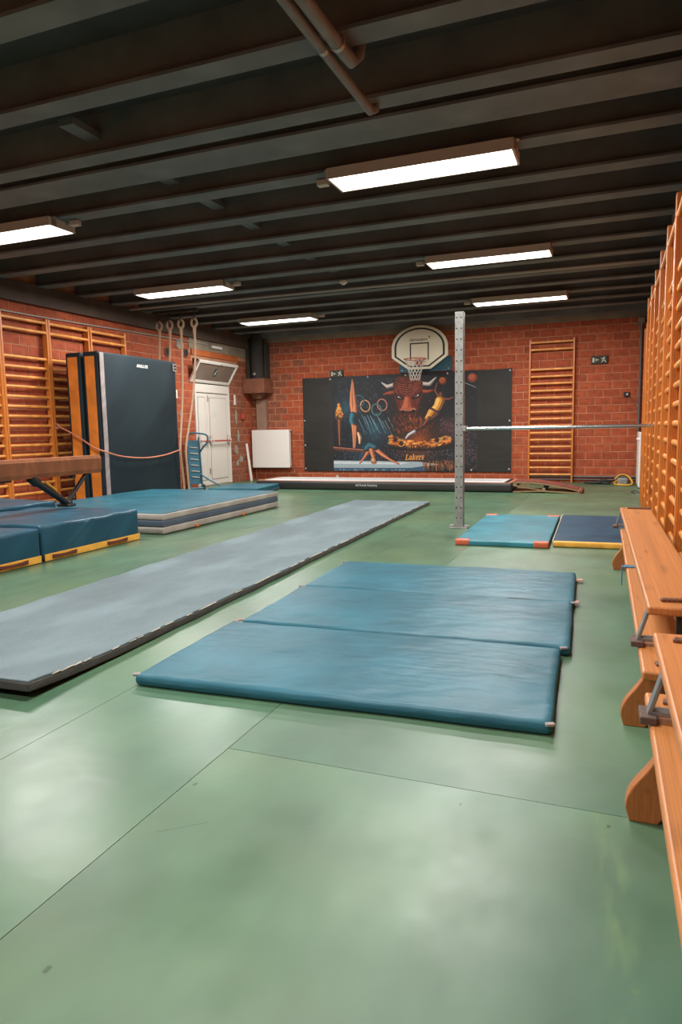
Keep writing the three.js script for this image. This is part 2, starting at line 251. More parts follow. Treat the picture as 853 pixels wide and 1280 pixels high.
{
  const w = struct('wall_left', 'red brick wall behind the wall bars and double door', 'wall'); w.position.set(XL, 0, ZB); w.rotation.y = Math.PI / 2;   // s runs from the back towards the far wall
  const len = ZB - ZF, S = (z) => ZB - z, s0 = S(DOOR[1]), s1 = S(DOOR[0]), HY = 2.60;
  mesh('mortar_bed', [mm(-0.2, s0, -0.3, YC, -0.25, 0), mm(s1, len, -0.3, YC, -0.25, 0), mm(s0, s1, HY, YC, -0.25, 0)], M.mortar, w);
  mesh('recess_back', mm(s0 - 0.05, s1 + 0.05, -0.3, HY + 0.05, -0.27, -0.25), M.darkRecess, w);
  mesh('lintel_panel', mm(s0 - 0.12, S(ZF) - 0.02, 2.78, 3.02, -0.01, 0.016), M.concrete, w);
  mesh('lintel', mm(s0 - 0.05, s1 + 0.42, 2.66, 2.775, -0.01, 0.03), M.lintel, w);
  // smears of old plaster beside the door
  const blot = (z, y, a, b, sd) => { const pts = []; for (let i = 0; i < 22; i++) { const t = i / 22 * Math.PI * 2, k = 0.65 + 0.6 * hash(i, sd, 5); pts.push([Math.cos(t) * a * k, Math.sin(t) * b * k]); } return T(ext(pts, 0.003), S(z), y, 0.0122); };
  mesh('plaster_smear', [blot(-13.55, 1.45, 0.05, 0.16, 1), blot(-13.62, 1.0, 0.06, 0.14, 2), blot(-13.5, 0.72, 0.09, 0.1, 3), blot(-13.7, 0.5, 0.08, 0.09, 4), blot(-13.56, 1.78, 0.03, 0.08, 5), blot(-13.55, 0.42, 0.06, 0.07, 6), blot(-11.45, 1.5, 0.05, 0.09, 7), blot(-11.5, 2.82, 0.12, 0.1, 8)], M.plaster, w);
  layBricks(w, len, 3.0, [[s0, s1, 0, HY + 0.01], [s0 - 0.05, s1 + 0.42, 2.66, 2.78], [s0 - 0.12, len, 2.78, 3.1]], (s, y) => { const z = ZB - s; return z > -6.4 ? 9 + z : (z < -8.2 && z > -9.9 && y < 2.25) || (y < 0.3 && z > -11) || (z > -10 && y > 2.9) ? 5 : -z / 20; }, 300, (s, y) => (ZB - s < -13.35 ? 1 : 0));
}
{
  const w = struct('wall_right', 'red brick wall behind the row of wall bars', 'wall'); w.position.set(XR, 0, ZF); w.rotation.y = -Math.PI / 2;
  mesh('mortar_bed', mm(0, ZB - ZF, -0.3, YC, -0.25, 0), M.mortar, w);
  layBricks(w, ZB - ZF, YB, [], (s) => s, 0);
  const b = struct('wall_back', 'red brick wall closing the hall', 'wall'); b.position.set(XR, 0, ZB); b.rotation.y = Math.PI;
  mesh('mortar_bed', mm(-0.2, XR - XL + 0.2, -0.3, YC, -0.25, 0), M.mortar, b);
  layBricks(b, XR - XL, YB, [], (s) => s, 0);
}
{
  const c = struct('ceiling', 'black painted ceiling with dark steel cross beams', 'ceiling');
  mesh('ceiling_deck', mm(XL - 0.2, XR + 0.2, YC, YC + 0.12, ZF - 0.2, ZB + 0.2), M.ceil, c);
  const B = [[1.0, 0.18], [0.2, 0.18], [-0.6, 0.18], [-1.4, 0.18], [-2.15, 0.18], [-2.9, 0.18], [-3.70, 0.17], [-4.48, 0.17], [-4.78, 0.36]];
  for (let z = -5.55; z > ZF + 0.5; z -= 0.785) B.push([z, 0.185]);
  for (const [z, wd] of B) {   // I-section lying across the hall: near edge z, width wd
    const g = [bx(XR - XL, 0.022, wd, (XL + XR) / 2, YB + 0.011, z - wd / 2), bx(XR - XL, YC - YB - 0.02, wd > 0.3 ? 0.24 : 0.05, (XL + XR) / 2, (YB + YC) / 2 + 0.01, z - wd / 2)];
    mesh('beam', g, M.beam, c);
  }
  const nb = [-3.7, -4.78, -5.55, -6.335, -7.12, -7.905, -8.69, -9.475];
  for (let i = 0; i < nb.length - 1; i++) mesh('batten', bx(0.13, 0.05, 0.42, -3.78, YB + 0.15, (nb[i] + nb[i + 1]) / 2 - 0.2), M.beam, c);
  const t = struct('trim_1', 'dark boxed beam along the left wall under the ceiling', 'beam');
  mesh('boxed_beam', mm(XL + 0.002, XL + 0.10, 2.98, YB + 0.02, ZF + 0.02, ZB), M.fascia, t);
}

// ---------------------------------------------------------------- lamps
function ceilingLight(x, z, label) {
  const t = thing('ceiling_light', label, 'light', [x, 3.155, z], 0, 'fluorescent ceiling lights');
  const L = 1.46, W = 0.33, H = YB - 3.155;
  mesh('housing', [bx(L + 0.03, 0.05, W + 0.02, 0, H - 0.026, 0), bx(L + 0.03, H - 0.05, 0.012, 0, (H - 0.05) / 2, W / 2 + 0.004), bx(L + 0.03, H - 0.05, 0.012, 0, (H - 0.05) / 2, -W / 2 - 0.004)], M.lampBody, t);
  for (const s of [-1, 1]) mesh('end_cap', rb(0.02, H - 0.002, W + 0.03, 0.006, s * (L / 2 + 0.012), H / 2 - 0.001, 0), M.lampBody, t);
  mesh('diffuser', rb(L, 0.03, W - 0.01, 0.006, 0, 0.017, 0), M.lampGlow, t);
  for (const s of [-1, 1]) mesh('bracket', [bx(0.006, 0.085, 0.05, s * (L / 2 + 0.026), H - 0.035, W / 2 - 0.05), bx(0.03, 0.006, 0.05, s * (L / 2 + 0.038), H - 0.004, W / 2 - 0.05)], M.clampMetal, t);
  const j = mesh('junction_box', rb(0.10, 0.05, 0.07, 0.008, -L / 2 - 0.14, H - 0.03, -0.05), M.lampBody, t); j.position.x = x < -4 ? L + 0.28 : 0;
  mesh('feed_cable', rod([(x < -4 ? 1 : -1) * (L / 2 + 0.02), H - 0.03, -0.05], [(x < -4 ? 1 : -1) * (L / 2 + 0.10), H - 0.03, -0.05], 0.006, 6), M.cable, t);
  const a = new THREE.RectAreaLight(LAMP_COLOR, LAMP_RADIANCE, L - 0.02, W - 0.03); a.name = 'lamp_light'; a.position.set(x, 3.150, z); a.rotation.x = -Math.PI / 2; scene.add(a);
}
[[-5.64, 'hung just past the ends of the two ceiling pipes'], [-8.83, 'above the high bar post, between two others in line'], [-11.9, 'nearest the basketball backboard, above the springboard']].forEach(([z, s]) => ceilingLight(-1.49, z, 'bright fluorescent ceiling light ' + s));
[[-5.64, 'above the balance beam mats'], [-8.83, 'above the crash mat and standing mats'], [-11.9, 'in front of the double door']].forEach(([z, s]) => ceilingLight(-5.91, z, 'bright fluorescent ceiling light ' + s));
for (const [z, s] of [[-2.45, 'alongside the ceiling pipes'], [0.75, 'close to the back wall']]) for (const [x, q] of [[-1.49, 'on the wall bar side, '], [-5.91, 'on the door side, ']]) ceilingLight(x, z, 'fluorescent ceiling light ' + q + s);

// pipes, conduits, detector
{
  const a = thing('ceiling_pipe', 'long dark grey pipe end hanging under the ceiling beams', 'pipe', [0, 0, 0], 0, 'pair of ceiling pipes');
  mesh('pipe', [tube([[-1.52, 3.17, 3.0], [-1.52, 3.17, -1], [-1.52, 3.17, -4.45], [-1.52, 3.175, -4.55], [-1.52, 3.22, -4.58], [-1.52, 3.4, -4.58]], 0.03, 80, 12)], M.pipe, a);
  mesh('clamp', rod([-1.52, 3.17, -3.68], [-1.52, 3.17, -3.71], 0.035, 12), M.clampMetal, a);
  const b = thing('ceiling_pipe', 'shorter thicker ceiling pipe bending up between two beams', 'pipe', [0, 0, 0], 0, 'pair of ceiling pipes');
  mesh('pipe', tube([[-1.425, 3.17, 3.0], [-1.425, 3.17, -1], [-1.425, 3.17, -3.78], [-1.42, 3.18, -3.9], [-1.40, 3.25, -3.95], [-1.40, 3.5, -3.95]], 0.038, 80, 12), M.pipe, b);
  mesh('clamp', rod([-1.425, 3.17, -3.66], [-1.425, 3.17, -3.69], 0.044, 12), M.clampMetal, b);
  single('ceiling_conduit', [rod([-7.7, 3.215, -9.88], [0.5, 3.215, -10.02], 0.022, 10)], M.cable, 'thin grey conduit running across under the ceiling beams', 'conduit');
  const d = thing('smoke_detector', 'small pale smoke detector under the ceiling beams', 'detector', [-3.67, 3.24, -9.53]);
  mesh('detector_base', new THREE.CylinderGeometry(0.055, 0.06, 0.025, 16).translate(0, -0.0125, 0), M.white, d);
  mesh('sensor_head', new THREE.SphereGeometry(0.04, 14, 8).scale(1, 0.6, 1).translate(0, -0.03, 0), M.white, d);
  single('wall_cable', tube([[XL + 0.03, 2.84, 2.9], [XL + 0.03, 2.83, -4], [XL + 0.03, 2.83, -7.3], [XL + 0.03, 2.85, -8.8], [XL + 0.03, 2.90, -11.3], [XL + 0.03, 2.91, -12.45]], 0.012, 60, 8), M.cable, 'grey cable conduit along the left wall above the wall bars', 'cable');
  const e = thing('emergency_light', 'small white emergency light box above the double door', 'light', [XL + 0.03, 2.88, -12.78]);
  mesh('box_body', rb(0.05, 0.07, 0.42, 0.012, 0.012, 0, 0), M.lampBody, e); mesh('lens', rb(0.02, 0.05, 0.36, 0.008, 0.04, -0.005, 0), M.white, e);
  for (const [z, y, q] of [[-11.09, 2.63, 'between the hanging climbing ropes'], [-11.68, 2.67, 'beside the orange door lintel']]) { const v = thing('wall_vent', 'round dark vent hole in the brick wall ' + q, 'vent', [XL, y, z], 0, 'round vents beside the ropes'); mesh('vent_ring', T(new THREE.TorusGeometry(0.08, 0.012, 8, 20), 0.016, 0, 0, 0, Math.PI / 2), M.brownBox, v); mesh('vent_hole', T(new THREE.CylinderGeometry(0.078, 0.078, 0.01, 20), 0.012, 0, 0, 0, 0, Math.PI / 2), M.hole, v); }
  const c1 = thing('conduit', 'dark grey vertical conduit in the corner beside the wall bars', 'conduit', [0.44, 0, ZF + 0.06]);
  mesh('conduit_tube', rod([0, 0.1, 0], [0, 3.0, 0], 0.022, 10), std(lin(0.10, 0.10, 0.10), 0.5), c1); mesh('junction_box', [rb(0.12, 0.10, 0.07, 0.01, -0.01, 3.04, 0), rb(0.16, 0.02, 0.06, 0.005, -0.05, 2.97, 0)], M.concrete, c1);
  single('floor_conduit', [rod([-1.55, 0.115, ZF + 0.04], [0.42, 0.115, ZF + 0.04], 0.018, 8), rod([-1.55, 0.06, ZF + 0.035], [0.42, 0.06, ZF + 0.035], 0.012, 8)], std(lin(0.13, 0.12, 0.12), 0.5), 'grey heating pipes along the foot of the far brick wall', 'pipe');
}

// ---------------------------------------------------------------- door and window in the left wall
{
  const d = struct('door_1', 'white double door with red push bars in the left brick wall', 'door'); d.position.set(XL, 0, (DOOR[0] + DOOR[1]) / 2); d.rotation.y = Math.PI / 2;
  const W = 0.67, H = DOOR[2];
  mesh('door_frame', [mm(-W, -W + 0.05, 0, H + 0.02, -0.1, 0.03, 0.006), mm(W - 0.05, W, 0, H + 0.02, -0.1, 0.03, 0.006), mm(-W, W, H - 0.11, H + 0.06, -0.1, 0.025, 0.006)], M.whiteDoor, d);
  mesh('threshold', mm(-W, W, 0, 0.02, -0.1, 0.03), M.concrete, d);
  const leaf = (a, b) => {
    const l = mesh('leaf', [mm(a, b, 0.025, H - 0.12, -0.05, 0.0, 0.006)], M.whiteDoor, d), w = b - a;
    mesh('panel_joint', [mm(a + 0.07, b - 0.07, 0.13, H - 0.2, -0.002, 0.004)], M.doorGasket, l);
    mesh('door_panel', [mm(a + 0.078, b - 0.078, 0.138, H - 0.208, -0.002, 0.008, 0.004)], M.whiteDoor, l);
    const pb = mesh('push_bar', rod([a + 0.05, 0.94, 0.09], [b - 0.05, 0.94, 0.09], 0.016, 10), M.redBar, l); pb.userData.label = 'red push bar';
    for (const x of [a + 0.05, b - 0.05]) mesh('bar_arm', [rb(0.05, 0.17, 0.04, 0.012, x, 0.98, 0.03), rb(0.03, 0.05, 0.10, 0.01, x, 0.945, 0.06)], M.lampBody, l);
    if (w > 0.6) mesh('notice', mm((a + b) / 2 - 0.25, (a + b) / 2 - 0.05, 1.42, 1.56, 0.006, 0.010), std(lin(0.60, 0.58, 0.55), 0.7), l);
  };
  leaf(-0.615, -0.195); leaf(-0.185, 0.615);
  for (const y of [0.25, 1.75]) mesh('hinge', rod([-0.19, y, 0.015], [-0.19, y + 0.12, 0.015], 0.016, 8), M.clampMetal, d);
  mesh('meeting_post', mm(-0.205, -0.175, 0.02, H - 0.12, -0.03, 0.012, 0.004), M.whiteDoor, d);

  const h = struct('window_1', 'white framed hopper window tilted open above the double door', 'window'); h.position.set(XL + 0.01, H + 0.09, (DOOR[0] + DOOR[1]) / 2); h.rotation.y = Math.PI / 2;
  const sash = new THREE.Group(); sash.name = 'sash'; sash.rotation.x = Math.atan2(0.25, 0.40); h.add(sash);
  mesh('sash_frame', [mm(-W - 0.16, W, 0, 0.055, -0.02, 0.025, 0.006), mm(-W - 0.16, W, 0.43, 0.485, -0.02, 0.025, 0.006), mm(-W - 0.16, -W - 0.11, 0.05, 0.44, -0.02, 0.025, 0.006), mm(W - 0.05, W, 0.05, 0.44, -0.02, 0.025, 0.006), rb(0.06, 0.03, 0.03, 0.008, 0, 0.47, 0.03)], M.whiteDoor, sash);
  mesh('pane', mm(-W - 0.115, W - 0.045, 0.05, 0.435, 0.0, 0.003), M.paneGlass, sash);
  const st = mesh('painted_exit_reflection', bx(0.13, 0.17, 0.002, -0.05, 0.25, 0.005), [0, 1, 2, 3].map(() => M.black).concat([new THREE.MeshStandardMaterial({ roughness: 0.6, map: canvasTex(128, 160, (c, w, q) => { c.fillStyle = '#3c4038'; c.fillRect(0, 0, w, q); c.strokeStyle = '#cfd6c8'; c.lineWidth = 16; c.lineCap = 'round'; c.beginPath(); c.moveTo(40, 130); c.lineTo(62, 86); c.lineTo(88, 40); c.moveTo(62, 86); c.lineTo(96, 112); c.stroke(); c.beginPath(); c.arc(98, 26, 13, 0, 7); c.fillStyle = '#cfd6c8'; c.fill(); }) }), M.black]), sash, true);
  st.userData.label = 'painted reflection of a running figure exit sign';  // exit sign mirrored in the pane, painted on a thin plate
  mesh('head_frame', [mm(-W, W, 0.47, 0.50, -0.16, -0.10), mm(-W, -W + 0.04, 0, 0.5, -0.16, -0.10), mm(W - 0.04, W, 0, 0.5, -0.16, -0.10)], M.darkRecess, h);
  const s1 = thing('wall_switch', 'small white switch plate on brick beside the double door', 'switch', [XL + 0.012, 1.82, -13.5]); mesh('plate', rb(0.012, 0.22, 0.06, 0.004, 0.006, 0, 0), M.white, s1); mesh('rocker', rb(0.008, 0.05, 0.03, 0.003, 0.014, 0.03, 0), M.white, s1);
  const s2 = thing('alarm_box', 'small red alarm call box on brick beside the double door', 'alarm', [XL + 0.012, 1.46, -13.8]); mesh('alarm_body', rb(0.05, 0.14, 0.12, 0.01, 0.025, 0, 0), M.redBar, s2); mesh('alarm_face', rb(0.008, 0.07, 0.07, 0.003, 0.052, 0, 0), M.coral, s2);
  const s3 = thing('wall_switch', 'small white switch plate on brick behind the climbing ropes', 'switch', [XL + 0.012, 1.86, -11.3]); mesh('plate', rb(0.012, 0.16, 0.07, 0.004, 0.006, 0, 0), M.white, s3); mesh('rocker', rb(0.008, 0.05, 0.03, 0.003, 0.014, 0.02, 0), M.white, s3);
}

// ---------------------------------------------------------------- far wall fittings
{
  // corner heater flue
  const f = thing('corner_flue', 'sooty corner flue with a brown boxed hood by the white radiator', 'flue', [-7.56, 0, ZF + 0.02]);
  mesh('hood', rb(0.54, 0.30, 0.42, 0.012, 0, 2.15, 0.22), M.brownBox, f);
  mesh('hood_lip', rb(0.57, 0.03, 0.45, 0.008, 0, 1.99, 0.225), M.brownBox, f);
  mesh('hood_taper', T(new THREE.CylinderGeometry(0.20, 0.13, 0.12, 4), 0, 1.915, 0.2, 0, Math.PI / 4), M.brownBox, f);
  mesh('flue_pipe', new THREE.CylinderGeometry(0.15, 0.15, 1.0, 20).translate(0.0, 2.76, 0.2), M.sooty, f);
  mesh('flue_casing', [mm(-0.24, -0.17, 2.28, 3.1, 0.0, 0.28), mm(0.17, 0.21, 2.28, 3.1, 0.0, 0.2)], M.sooty, f);
  mesh('flue_knob', new THREE.SphereGeometry(0.045, 12, 8).translate(0.0, 2.40, 0.36), M.clampMetal, f);
  mesh('lower_column', mm(-0.12, 0.12, 1.15, 1.84, 0.0, 0.10), M.greyColumn, f);
  // radiator
  const r = thing('radiator', 'white flat panel radiator on the far wall below the flue', 'radiator', [-7.30, 0, ZF + 0.02]);
  mesh('front_panel', rb(0.96, 0.86, 0.05, 0.02, 0, 0.71, 0.17), M.white, r);
  mesh('top_cover', rb(0.96, 0.025, 0.16, 0.01, 0, 1.135, 0.115), M.white, r);
  mesh('rear_panel', rb(0.92, 0.80, 0.03, 0.01, 0, 0.71, 0.07), M.white, r);
  for (const x of [-0.3, 0.3]) mesh('wall_bracket', bx(0.04, 0.5, 0.13, x, 0.6, 0.065), M.lampBody, r);
  mesh('valve', [rod([0.46, 0.29, 0.12], [0.58, 0.29, 0.12], 0.022, 8), rod([0.58, 0.29, 0.12], [0.58, 0.03, 0.05], 0.012, 8)], M.brownBox, r);
  mesh('foot_pipe', [rod([-0.42, 0.29, 0.1], [-0.42, 0.0, 0.1], 0.014, 8)], M.brownBox, r);
  single('leaning_board', [rb(0.05, 0.86, 0.022, 0.006, -7.70, 0.425, -13.82, -0.10, 0, 0.17)], M.white, 'narrow white board leaning at the corner beside the radiator', 'board');
  // black banner with printed centre
  const b = thing('banner', 'black vinyl banner printed with gymnasts, horned bull and dunking player on the brick wall', 'banner', [-4.23, 1.24, ZF + 0.028]);
  const W = 4.62, H = 2.08;
  mesh('banner_sheet', soft(W, H, 0.012, 0.004, 90, 40, 2, (x, y, z) => [0, (y > 0 ? -0.012 * (1 - Math.pow(Math.abs(Math.sin(x * 3.4)), 0.5)) : 0), 0.006 * Math.sin(x * 3.4) * (Math.abs(x) > 1.65 ? 1 : 0.0)]), M.bannerVinyl, b, true);
  const print = mesh('printed_picture', new THREE.PlaneGeometry(3.20, 2.045), new THREE.MeshStandardMaterial({ map: canvasTex(1600, 1024, drawPrint), roughness: 0.6 }), b, true); print.position.set(0.02, -0.005, 0.0085);
  for (const [x, y] of [[-1.63, 0.99], [-0.75, 1.0], [0.1, 1.0], [1.0, 1.0], [2.27, 1.0], [2.27, 0], [-2.27, 0.1], [-2.27, -0.45], [2.27, -0.98], [-2.27, -0.98], [1.5, -1.0], [-0.6, -1.0]]) { const e = mesh('eyelet', T(new THREE.TorusGeometry(0.011, 0.005, 6, 12), x, y, 0.012), M.white, b); }
}
function drawPrint(c, w, h) {   // flat print: arena at night with gymnasts, a bull's head and a ball player
  c.scale(w / 812, h / 552); c.translate(-26, -10); c.lineCap = 'round'; c.lineJoin = 'round';
  c.fillStyle = '#15191e'; c.fillRect(0, 0, 900, 600);
  const glow = (x, y, r, col) => { const g = c.createRadialGradient(x, y, 0, x, y, r); g.addColorStop(0, col); g.addColorStop(1, 'rgba(0,0,0,0)'); c.fillStyle = g; c.fillRect(x - r, y - r, 2 * r, 2 * r); };
  glow(110, 190, 170, 'rgba(40,85,105,0.8)'); glow(270, 330, 210, 'rgba(45,90,110,0.8)'); glow(520, 385, 220, 'rgba(190,80,25,0.8)'); glow(460, 190, 200, 'rgba(90,30,14,0.7)'); glow(690, 310, 130, 'rgba(110,60,65,0.6)'); glow(200, 480, 200, 'rgba(45,80,105,0.6)');
  const line = (col, pts, lw) => { c.strokeStyle = col; c.lineWidth = lw; c.beginPath(); pts.forEach(([x, y], i) => (i ? c.lineTo(x, y) : c.moveTo(x, y))); c.stroke(); };
  const curve = (col, pts, lw) => { c.strokeStyle = col; c.lineWidth = lw; c.beginPath(); c.moveTo(...pts[0]); c.quadraticCurveTo(...pts[1], ...pts[2]); c.stroke(); };
  const poly = (col, pts) => { c.fillStyle = col; c.beginPath(); pts.forEach(([x, y], i) => (i ? c.lineTo(x, y) : c.moveTo(x, y))); c.closePath(); c.fill(); };
  const ell = (col, x, y, a, b, r = 0) => { c.fillStyle = col; c.beginPath(); c.ellipse(x, y, a, b, r, 0, Math.PI * 2); c.fill(); };
  const taper = (pts, cols) => {   // limb: [x, y, width] joints, drawn from a dark outline to a light core
    for (let q = 0; q < cols.length; q++) { const k = 1 - q * 0.3; for (let i = 0; i + 1 < pts.length; i++) for (let t = 0; t <= 1; t += 0.06) { const [x0, y0, a] = pts[i], [x1, y1, b] = pts[i + 1], ww = (a + (b - a) * t) / 2; ell(cols[q], x0 + (x1 - x0) * t - q * ww * 0.22, y0 + (y1 - y0) * t - q * ww * 0.1, ww * k, ww * k); } }
  };
  const skin = ['#6e3522', '#b0603e', '#d28a60'];
  for (let i = 0; i < 700; i++) { const x = rr(30, 390), y = rr(20, 500), a = rr(0.3, 1.3), l = rr(4, 26); line(['rgba(80,150,170,', 'rgba(45,95,120,', 'rgba(150,190,205,', 'rgba(110,105,140,', 'rgba(20,25,32,'][i % 5] + rr(0.1, 0.45).toFixed(2) + ')', [[x, y], [x + l * Math.cos(a), y + l * Math.sin(a)]], rr(0.8, 3)); }
  for (let i = 0; i < 11; i++) { const x = 180 + i * 17, y = 222 + hash(i, 3, 3) * 50; curve('rgba(140,200,215,0.4)', [[x, y], [x + 14, y + 30], [x + 38, y + 70 + 30 * hash(i, 5, 3)]], rr(2, 5)); curve('rgba(190,225,235,0.5)', [[x, y], [x + 12, y + 26], [x + 26, y + 52]], 1.5); }
  for (let i = 0; i < 900; i++) { const x = rr(330, 835), y = rr(15, 560), a = rr(-0.9, 0.5), l = rr(4, 22); line(['rgba(170,75,40,', 'rgba(110,60,75,', 'rgba(60,95,115,', 'rgba(225,140,60,', 'rgba(15,14,16,'][i % 5] + rr(0.08, 0.34).toFixed(2) + ')', [[x, y], [x + l * Math.cos(a), y + l * Math.sin(a)]], rr(0.8, 2.8)); }
  for (let i = 0; i < 900; i++) { const y = rr(435, 512), x = rr(28, 838); c.fillStyle = ['#2c3c4c', '#4d4a5c', '#6b5a5a', '#23323c', '#85707a', '#3c5a6c'][i % 6]; c.fillRect(x, y, rr(1.5, 6), rr(1.5, 4)); }
  // torch
  poly('#4a2a1c', [[50, 250], [77, 250], [68, 412], [58, 412]]); poly('#9a5a30', [[56, 252], [66, 252], [64, 410], [60, 410]]); poly('#55321f', [[34, 238], [92, 238], [80, 258], [46, 258]]);
  for (let i = 0; i < 90; i++) { const t = rnd(), a = (1 - t) * 28; ell(['rgba(205,90,20,0.6)', 'rgba(240,140,40,0.6)', 'rgba(255,205,110,0.5)'][i % 3], 62 + rr(-a, a), 240 - t * 78, rr(3, 9), rr(2, 5)); }
  // rings
  for (const [x, y, a, b] of [[220, 181, '#8a5a3c', '#e0a878'], [318, 178, '#7c4640', '#c9867a'], [285, 205, '#2f4f55', '#547d80'], [185, 150, '#22404c', '#3c6474']]) { c.strokeStyle = a; c.lineWidth = 8; c.beginPath(); c.ellipse(x, y, 27, 33, -0.25, 0, 7); c.stroke(); c.strokeStyle = b; c.lineWidth = 3; c.beginPath(); c.ellipse(x - 1, y - 1, 27, 33, -0.25, 0, 7); c.stroke(); }
  // handstand on the beam
  poly('#5a3426', [[26, 420], [232, 440], [238, 456], [26, 436]]); poly('#a86a50', [[26, 418], [230, 438], [232, 443], [26, 424]]);
  taper([[146, 26, 7], [144, 60, 13], [140, 110, 20], [140, 170, 27], [150, 215, 34]], skin); taper([[150, 40, 8], [154, 110, 17], [160, 180, 24], [160, 214, 28]], skin);
  taper([[146, 232, 40], [138, 262, 32], [146, 292, 30]], ['#142a33', '#21505e', '#3a7484']); taper([[148, 296, 26], [150, 340, 20], [149, 392, 13], [149, 428, 11]], skin); taper([[160, 300, 20], [160, 350, 14], [156, 424, 9]], skin); taper([[176, 338, 16], [186, 366, 24], [184, 402, 10]], ['#6d4a34', '#b98a66', '#e2c4a0']);
  // bridge figure on the pale mat
  poly('#9aa9b0', [[26, 500], [520, 508], [640, 524], [480, 544], [26, 546]]); poly('#c4ced0', [[26, 506], [470, 514], [420, 524], [26, 520]]); poly('#34536a', [[26, 545], [480, 544], [560, 532], [560, 568], [26, 568]]);
  for (let i = 0; i < 60; i++) { c.fillStyle = ['rgba(120,160,190,0.5)', 'rgba(30,55,80,0.5)', 'rgba(190,170,170,0.4)'][i % 3]; c.fillRect(rr(28, 480), rr(546, 562), rr(4, 14), rr(4, 14)); }
  taper([[238, 442, 24], [212, 482, 15], [182, 518, 9]], skin); taper([[270, 428, 32], [318, 468, 26], [360, 496, 15], [412, 522, 9]], skin); taper([[224, 432, 34], [246, 410, 40], [276, 424, 38]], ['#12242d', '#1d4352', '#356a78']); taper([[252, 440, 30], [262, 478, 24], [276, 516, 13]], skin); ell('#9a6a48', 262, 505, 15, 17); ell('#cf9e72', 260, 498, 11, 9);
  // bull's head, brown-red hide
  for (const [p, q] of [[[384, 66, 26], [350, 74, 24]], [[546, 66, 26], [584, 70, 24]]]) taper([p, q, q[0] < 460 ? [316, 50, 7] : [620, 34, 7]], ['#5c534c', '#a39a90', '#d2cabf']);
  taper([[394, 108, 26], [360, 112, 26], [326, 118, 8]], ['#3c150c', '#7a2f1a', '#a34a2c']); taper([[538, 106, 26], [570, 112, 26], [602, 106, 8]], ['#3c150c', '#7a2f1a', '#a34a2c']);
  poly('#571d10', [[380, 62], [408, 22], [520, 20], [548, 62], [546, 118], [530, 170], [518, 215], [496, 246], [434, 246], [412, 215], [398, 170], [384, 118]]);
  for (let i = 0; i < 420; i++) { const t = rnd(), v = 26 + t * 210, half = v < 100 ? 76 : 76 - (v - 100) * 0.27, u = rr(-1, 1), x = 464 + u * half; line(['rgba(150,62,34,0.5)', 'rgba(190,92,54,0.4)', 'rgba(60,20,10,0.5)', 'rgba(115,42,22,0.5)'][i % 4], [[x, v], [x - u * 9, v + rr(6, 16)]], rr(2, 5)); }
  for (let i = 0; i < 5; i++) { curve('rgba(40,12,6,0.75)', [[394 + i * 5, 46 + i * 13], [464, 84 + i * 13], [536 - i * 5, 44 + i * 13]], 3); curve('rgba(196,100,58,0.6)', [[398 + i * 5, 52 + i * 13], [464, 90 + i * 13], [532 - i * 5, 50 + i * 13]], 3); }
  line('rgba(40,12,6,0.8)', [[464, 60], [464, 140]], 4); poly('#2c0e08', [[386, 110], [444, 140], [448, 158], [402, 148]]); poly('#2c0e08', [[546, 106], [484, 140], [480, 158], [530, 144]]);
  ell('#d8ccb8', 416, 138, 10, 4, 0.45); ell('#d8ccb8', 516, 132, 10, 4, -0.45); ell('#140805', 419, 139, 4, 4); ell('#140805', 513, 133, 4, 4);
  taper([[464, 150, 44], [464, 185, 62], [464, 212, 86]], ['#6a2514', '#99452a', '#b86040']); ell('#3a140b', 464, 226, 54, 22); ell('#a4553a', 464, 208, 46, 10); ell('#130605', 438, 220, 13, 9, 0.5); ell('#130605', 492, 218, 13, 9, -0.5); curve('#c98a6a', [[424, 214], [438, 204], [452, 216]], 3); curve('#c98a6a', [[478, 216], [492, 202], [506, 212]], 3); curve('#200a06', [[436, 246], [464, 256], [494, 244]], 5);
  for (let i = 0; i < 380; i++) { const a = rr(0, 6.28), k = rr(0.2, 1), x = 470 + Math.cos(a) * 130 * k, y = 300 + Math.sin(a) * 62 * k; line('rgba(' + [[170, 66, 26], [222, 110, 44], [80, 25, 12], [30, 12, 10]][i % 4] + ',0.4)', [[x, y], [x + rr(-9, 9), y - rr(5, 20)]], rr(1.5, 5)); }
  // fire and crowd
  for (let i = 0; i < 520; i++) { const t = rnd(), x = 360 + t * 335, y = 388 + 38 * Math.sin(t * Math.PI) + rr(-34, 12); ell(['rgba(220,105,25,0.55)', 'rgba(250,170,60,0.5)', 'rgba(150,55,15,0.6)', 'rgba(255,215,130,0.45)', 'rgba(70,25,12,0.5)'][i % 5], x, y, rr(4, 16), rr(2, 6), rr(-0.6, 0.1)); }
  for (let i = 0; i < 40; i++) { const x = 365 + i * 8, k = 5 + 18 * hash(i, 4, 4) * Math.sin((i + 2) / 42 * Math.PI), y = 438 + 8 * Math.sin(i / 40 * 3.1); poly('#17100e', [[x, y], [x, y - 10 - k], [x + 3, y - 15 - k], [x + 6, y - 10 - k], [x + 8, y]]); }
  for (const [x, y] of [[392, 378], [425, 402], [624, 385]]) ell('rgba(35,18,12,0.85)', x, y, 12, 15);
  for (let i = 0; i < 110; i++) { const x = rr(640, 720), y = rr(265, 395); line('rgba(205,150,150,0.25)', [[x, y], [x + rr(-14, 14), y + rr(-14, 14)]], rr(1, 3)); }
